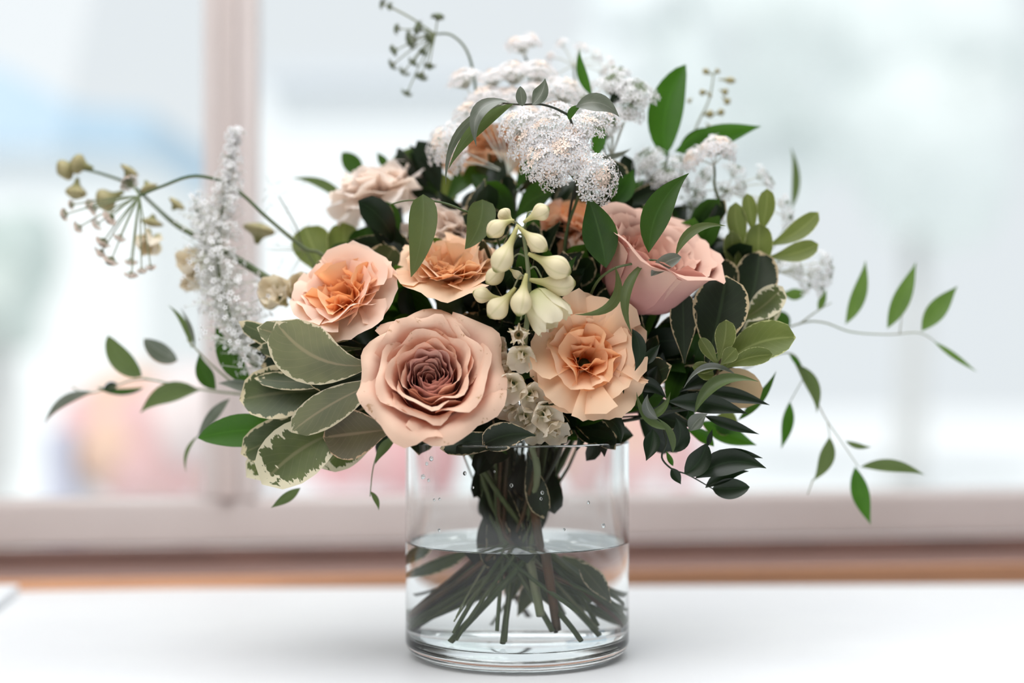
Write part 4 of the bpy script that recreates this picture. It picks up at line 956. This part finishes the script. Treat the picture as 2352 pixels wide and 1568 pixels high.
LF(q_, (1650, 830, 3.4), (1768, 730, 3.4), 26, 'vari_wide', 'lance', bend=0.1)
LF(q_, (1600, 905, 3.0), (1742, 925, 3.2), 90, 'lit_through_leaf', 'obo', bend=-0.2, wave=0.05)
LF(q_, (1690, 700, 1), (1640, 600, 0.4), 80, 'vari_dark', 'obo', wave=0.05)
# -- right: dark ruscus cascade
r__ = sprig('ruscus_branch', 'dark glossy ruscus branch with long leaves pointing right, lower right', [(1700, 940, 4.0), (1620, 935, 4.4), (1540, 945, 4.2), (1440, 965, 3), (1330, 975, 1.5)], 117, r=0.0012, mat='stem_dark')
for b0, t0, wd, mt, bd, rl in (((1535, 922, 4.6), (1718, 950, 5.0), 44, 'dark', -0.05, 0), ((1600, 900, 4.4), (1768, 930, 4.6), 34, 'dark', -0.04, 10), ((1596, 948, 5.4), (1742, 876, 5.6), 30, 'slim', -0.24, 20),
        ((1618, 955, 4.6), (1744, 997, 4.8), 24, 'dark', 0.0, 0), ((1610, 968, 1.0), (1738, 1022, 1.0), 44, 'bright', 0.02, 0), ((1640, 960, 0.8), (1700, 985, 0.8), 60, 'young', 0.0, 0), ((1695, 965, 1.0), (1783, 852, 1.0), 22, 'ruscus', 0.06, 0),
        ((1690, 860, 4.8), (1570, 892, 5.2), 14, 'silver', 0.28, 0), ((1440, 888, 5.0), (1530, 915, 5.0), 34, 'dark', -0.2, 0), ((1470, 960, 5.2), (1540, 900, 5.4), 22, 'slim', 0.2, 30), ((1545, 985, 5.4), (1462, 900, 5.8), 20, 'slim', -0.2, -20),
        ((1512, 962, 5.6), (1488, 905, 5.8), 26, 'silver', -0.2, 20), ((1500, 985, 5.6), (1484, 1058, 5.8), 36, 'dark', -0.05, 0), ((1540, 1038, 5.0), (1552, 958, 5.2), 46, 'dark', 0.2, 0), ((1585, 990, 5.0), (1625, 950, 5.2), 34, 'silver', -0.1, 0),
        ((1640, 1025, 2.0), (1572, 985, 2.0), 28, 'bright', 0.1, 0), ((1380, 955, 5.6), (1425, 1018, 6.0), 34, 'dark', -0.2, 20), ((1700, 870, 3.0), (1560, 900, 3.0), 44, 'dark', 0.1, 0), ((1455, 1000, 2.4), (1330, 985, 2.4), 60, 'vari_dark', 0, 0),
        ((1410, 860, 5.6), (1405, 940, 5.6), 34, 'dark', -0.1, 0), ((1440, 820, 4.8), (1500, 900, 4.6), 50, 'dark', 0.1, 0), ((1510, 840, 4.4), (1480, 925, 4.6), 40, 'dark', 0, 0)):
    LF(r__, b0, t0, wd, mt, 'lance', bend=bd, roll=rl, cup=0.18)
s_ = sprig('ruscus_branch', 'curling dark branch tip with an oval leaf hanging at lower right', [(1640, 1124, 4.6), (1580, 1090, 4.8), (1545, 1078, 5.0), (1520, 1050, 5.0), (1530, 1010, 5.0), (1500, 960, 4.2), (1400, 960, 2)], 118, r=0.0007, mat='stem_dark')
for b0, t0, wd, mt, sh, bd, rl in (((1636, 1122, 4.6), (1722, 1118, 4.8), 46, 'dark', 'oval', 0.02, 0), ((1598, 1098, 5.0), (1760, 1075, 5.2), 58, 'dark', 'lance', -0.16, 10), ((1612, 1080, 4.8), (1752, 1052, 5.0), 34, 'dark', 'lance', -0.14, 0),
        ((1572, 1088, 5.4), (1622, 1018, 5.6), 50, 'dark', 'oval', 0.12, 0), ((1542, 1074, 5.0), (1564, 1112, 5.0), 22, 'dark', 'lance', 0, 0), ((1620, 1120, 4.6), (1720, 1082, 4.8), 30, 'dark', 'lance', -0.1, 0), ((1625, 1025, 5.0), (1636, 985, 5.0), 12, 'dark', 'lance', 0, 0),
        ((1546, 1070, 4.4), (1530, 1035, 4.4), 12, 'bright', 'lance', 0, 0), ((1545, 1040, 5.4), (1510, 960, 5.8), 16, 'slim', 'lance', 0.15, 0)):
    LF(s_, b0, t0, wd, mt, sh, bend=bd, roll=rl, cup=0.16)
# -- right: airy ruscus with separate slender leaves
u_ = sprig('ruscus_branch', 'airy ruscus branch reaching to the far right with separate slender leaves', [(2148, 784, -4), (2110, 764, -4), (2040, 768, -4), (1955, 762, -3.6), (1890, 740, -3.2), (1830, 745, -3), (1700, 800, -2), (1500, 900, -1)], 119, r=0.0006, mat='stem_pale')
for b0, t0, wd, bd, mt in (((1942, 744), (1988, 598), 36, 0.06, 'fresh'), ((2038, 754), (2104, 602), 42, 0.02, 'fresh'), ((2117, 760), (2199, 657), 46, -0.02, 'fresh'), ((2145, 784), (2244, 854), 14, 0.0, 'fresh'), ((1812, 752), (1768, 716), 34, 0.1, 'ruscus'), ((1800, 672), (1856, 668), 28, 0.1, 'fresh'), ((1880, 714), (1898, 664), 18, 0.0, 'fresh')):
    LF(u_, b0+(-3.8,), t0+(-3.8,), wd, mt, 'lance', bend=bd)
g = Geo(); tube(g, [P(1835, 745, -3), P(1880, 712, -3), P(1910, 695, -3)], [0.0006, 0.0003], 5); tube(g, [P(2066, 766, -4), P(2072, 715, -4)], [0.0004, 0.0002], 5); g.build('twig', M['stem_pale'], u_)
v_ = sprig('ruscus_branch', 'drooping ruscus branch with slim leaves hanging in front of the right pane', [(1972, 1072, -2.5), (1930, 1010, -2.5), (1890, 950, -2.5), (1850, 860, -2.5), (1810, 810, -2.5), (1700, 850, -2), (1500, 920, -1)], 120, r=0.0005, mat='stem_pale')
for b0, t0, wd, bd, mt in (((1826, 836), (1876, 948), 32, -0.14, 'slim'), ((1814, 922), (1794, 1030), 28, -0.04, 'bright'), ((1905, 1003), (1868, 1104), 36, -0.1, 'slim'), ((1942, 1012), (2002, 1026), 14, 0.08, 'slim'), ((1976, 1072), (2124, 1090), 30, -0.08, 'slim'), ((1964, 1072), (2000, 1204), 42, 0.03, 'bright'), ((1812, 812), (1845, 856), 12, -0.05, 'bright')):
    LF(v_, b0+(-2.4,), t0+(-2.4,), wd, mt, 'lance', bend=bd)
g = Geo(); tube(g, [P(1868, 1100, -2.4), P(1855, 1135, -2.4)], [0.0005, 0.0003], 5); tube(g, [P(1850, 860, -2.5), P(1815, 922, -2.4)], [0.0003, 0.0003], 5); tube(g, [P(1900, 965, -2.5), P(1906, 1003, -2.4)], [0.0003, 0.0003], 5); g.build('twig', M['stem_pale'], v_)
x_ = sprig('grass_sprig', 'single blurred grey-green blade rising at the right behind the umbels', [(1822, 480, -7), (1780, 560, -6), (1600, 760, -4)], 121, r=0.0008)
LF(x_, (1818, 480, -7), (1816, 338, -7), 20, 'slim', 'lance', bend=0.08)

# -- the dark leafy heart of the bouquet
SP = [(700, 880, 1.0), (760, 760, 0.5), (860, 700, 1.0), (900, 560, 0.0), (960, 760, 2.0), (900, 960, 2.0), (1080, 500, -1), (1180, 430, -1.5), (1150, 620, 2), (1230, 560, 0.5), (1260, 640, 2.5), (1290, 720, 2.5), (1390, 500, 0), (1420, 700, 1.5),
      (1500, 780, 1.5), (1580, 860, 1.0), (1640, 780, 0.5), (1450, 880, 2.5), (1320, 930, 3.0), (1380, 960, 2.5), (1100, 960, 2.5), (1240, 900, 3.2), (1180, 1000, 2.5), (1560, 960, 2.0), (1620, 560, -1.5), (1680, 640, -1.0), (1000, 420, -4), (1450, 440, -2), (1560, 520, -2.5), (660, 800, 0), (1020, 600, 0), (1700, 760, -1), (1290, 470, -3), (880, 850, 2)]
FG = [('left', [0, 1, 29]), ('upper left', [2, 3, 4, 41]), ('lower left', [5, 33, 20]), ('top', [6, 7, 26]), ('middle', [8, 9, 30, 38, 43]), ('centre right', [10, 11, 21, 39, 44]), ('behind the mauve rose', [12, 13, 27, 40]),
      ('right', [14, 16, 31, 45]), ('lower right', [15, 23, 17]), ('front rim', [18, 19, 22, 34]), ('upper right', [24, 25, 28]), ('deep centre', [32, 35, 36, 37, 42])]
LBL = {'left': 'dark filler sprig packed behind the big grey-green leaf at left', 'upper left': 'dark filler sprig showing between the coral carnation and its neighbour', 'lower left': 'dark filler sprig low at left behind the large rose',
 'top': 'dark filler sprig at the top between the hanging leaves and lace flowers', 'middle': 'dark filler sprig behind the topmost cream larkspur buds', 'centre right': 'dark filler sprig between larkspur buds and front carnation',
 'behind the mauve rose': 'dark filler sprig left of and behind the mauve rose', 'right': 'dark filler sprig beneath the mauve rose at right', 'lower right': 'dark filler sprig low at right under the olive leaves',
 'front rim': 'dark filler sprig drooping over the front rim below the carnation', 'upper right': 'dark filler sprig between mauve rose and young olive leaves', 'deep centre': 'dark filler sprig in the gap right of the large rose'}
SP += [(1330, 985, 3.5), (1190, 860, 3.4), (1240, 800, 3.2), (1180, 720, 3.4), (1320, 610, -1), (1285, 640, 0.5), (1400, 660, -1), (965, 700, 0.5), (1130, 700, 2), (1360, 560, -2.5), (1240, 680, 3), (1560, 800, 0)]
for i, (nm, ids) in enumerate(FG):
    r_ = random.Random(500+i); ctr = VC+Vector((0, 0, 0.17)); pts_ = [P(*SP[k]) for k in ids]
    mid_ = sum(pts_, Vector((0, 0, 0)))/len(pts_); fork = mid_.lerp(VC+Vector((0, 0, 0.15)), 0.6); rt = route(fork, r_)
    t = thing('filler_sprig', LBL[nm], 'foliage', rt[-1], group='dark filler sprigs in the heart of the bouquet')
    stem_part(t, [fork]+rt, [0.0014, 0.0014, 0.0013, 0.0012], M[r_.choice(['stem', 'stem_dark', 'stem_brown'])], 6, sub=4)
    for p0 in pts_:
        out = (p0-ctr); out = out.normalized() if out.length > 0.01 else Vector((0, -1, 0.3)).normalized()
        br = stem_part(t, [p0, p0-out*0.03, fork], [0.0008, 0.0012, 0.0015], M['stem_dark'], 5, name='branch', sub=4)
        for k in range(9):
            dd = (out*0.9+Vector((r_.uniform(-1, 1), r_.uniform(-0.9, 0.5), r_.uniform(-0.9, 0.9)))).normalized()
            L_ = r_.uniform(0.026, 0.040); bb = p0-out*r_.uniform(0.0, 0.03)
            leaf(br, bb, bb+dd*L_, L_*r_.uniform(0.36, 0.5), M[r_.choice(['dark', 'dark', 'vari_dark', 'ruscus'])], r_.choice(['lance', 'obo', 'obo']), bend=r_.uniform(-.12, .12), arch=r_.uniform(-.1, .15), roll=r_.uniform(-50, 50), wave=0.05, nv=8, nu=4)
# leaves left on stems inside the vase
sv = thing('submerged_sprig', 'stripped woody sprig whose lower leaves hang inside the vase', 'foliage', (X0+0.02, D0-0.02, 0.02))
stem_part(sv, [VC+Vector((0.012, -0.02, 0.15)), VC+Vector((0.010, -0.02, 0.10)), VC+Vector((0.016, -0.026, 0.055)), VC+Vector((0.020, -0.02, 0.02))], [0.0034, 0.003, 0.0026, 0.0022], M['stem_brown'], 8)
r_ = random.Random(77)
for k in range(34):
    an = r_.uniform(0, 6.28); rr = r_.uniform(0.0, 0.026); z0 = r_.uniform(0.095, 0.138)
    bb = VC+Vector((0.002+rr*math.cos(an), rr*math.sin(an), z0)); tt = bb+Vector((r_.uniform(-.010, .010), r_.uniform(-.010, .010), -r_.uniform(0.028, 0.045)))
    if (tt-VC).xy.length < 0.055: leaf(sv, bb, tt, r_.uniform(0.010, 0.016), M[r_.choice(['dark', 'dark', 'vari_dark'])], 'obo', roll=r_.uniform(-60, 60), arch=r_.uniform(-.1, .1), nv=7, nu=4)
for bx_, by_, bz_, tx_, ty_, tz_, wd in ((0.0, 0.01, 0.065, -0.004, 0.016, 0.030, .012), (0.02, 0.015, 0.062, 0.036, 0.02, 0.035, .014), (-0.02, 0.02, 0.065, -0.052, 0.025, 0.042, .010), (0.01, 0.0, 0.055, 0.0, 0.012, 0.024, .010), (0.03, -0.01, 0.06, 0.048, -0.01, 0.034, .012), (0.0, -0.01, 0.068, 0.018, -0.005, 0.03, .014), (-0.035, 0.02, 0.07, -0.057, 0.018, 0.05, .010)):
    leaf(sv, VC+Vector((bx_, by_, bz_)), VC+Vector((tx_, ty_, tz_)), wd, M['vari'], 'lance', nv=8, roll=30)
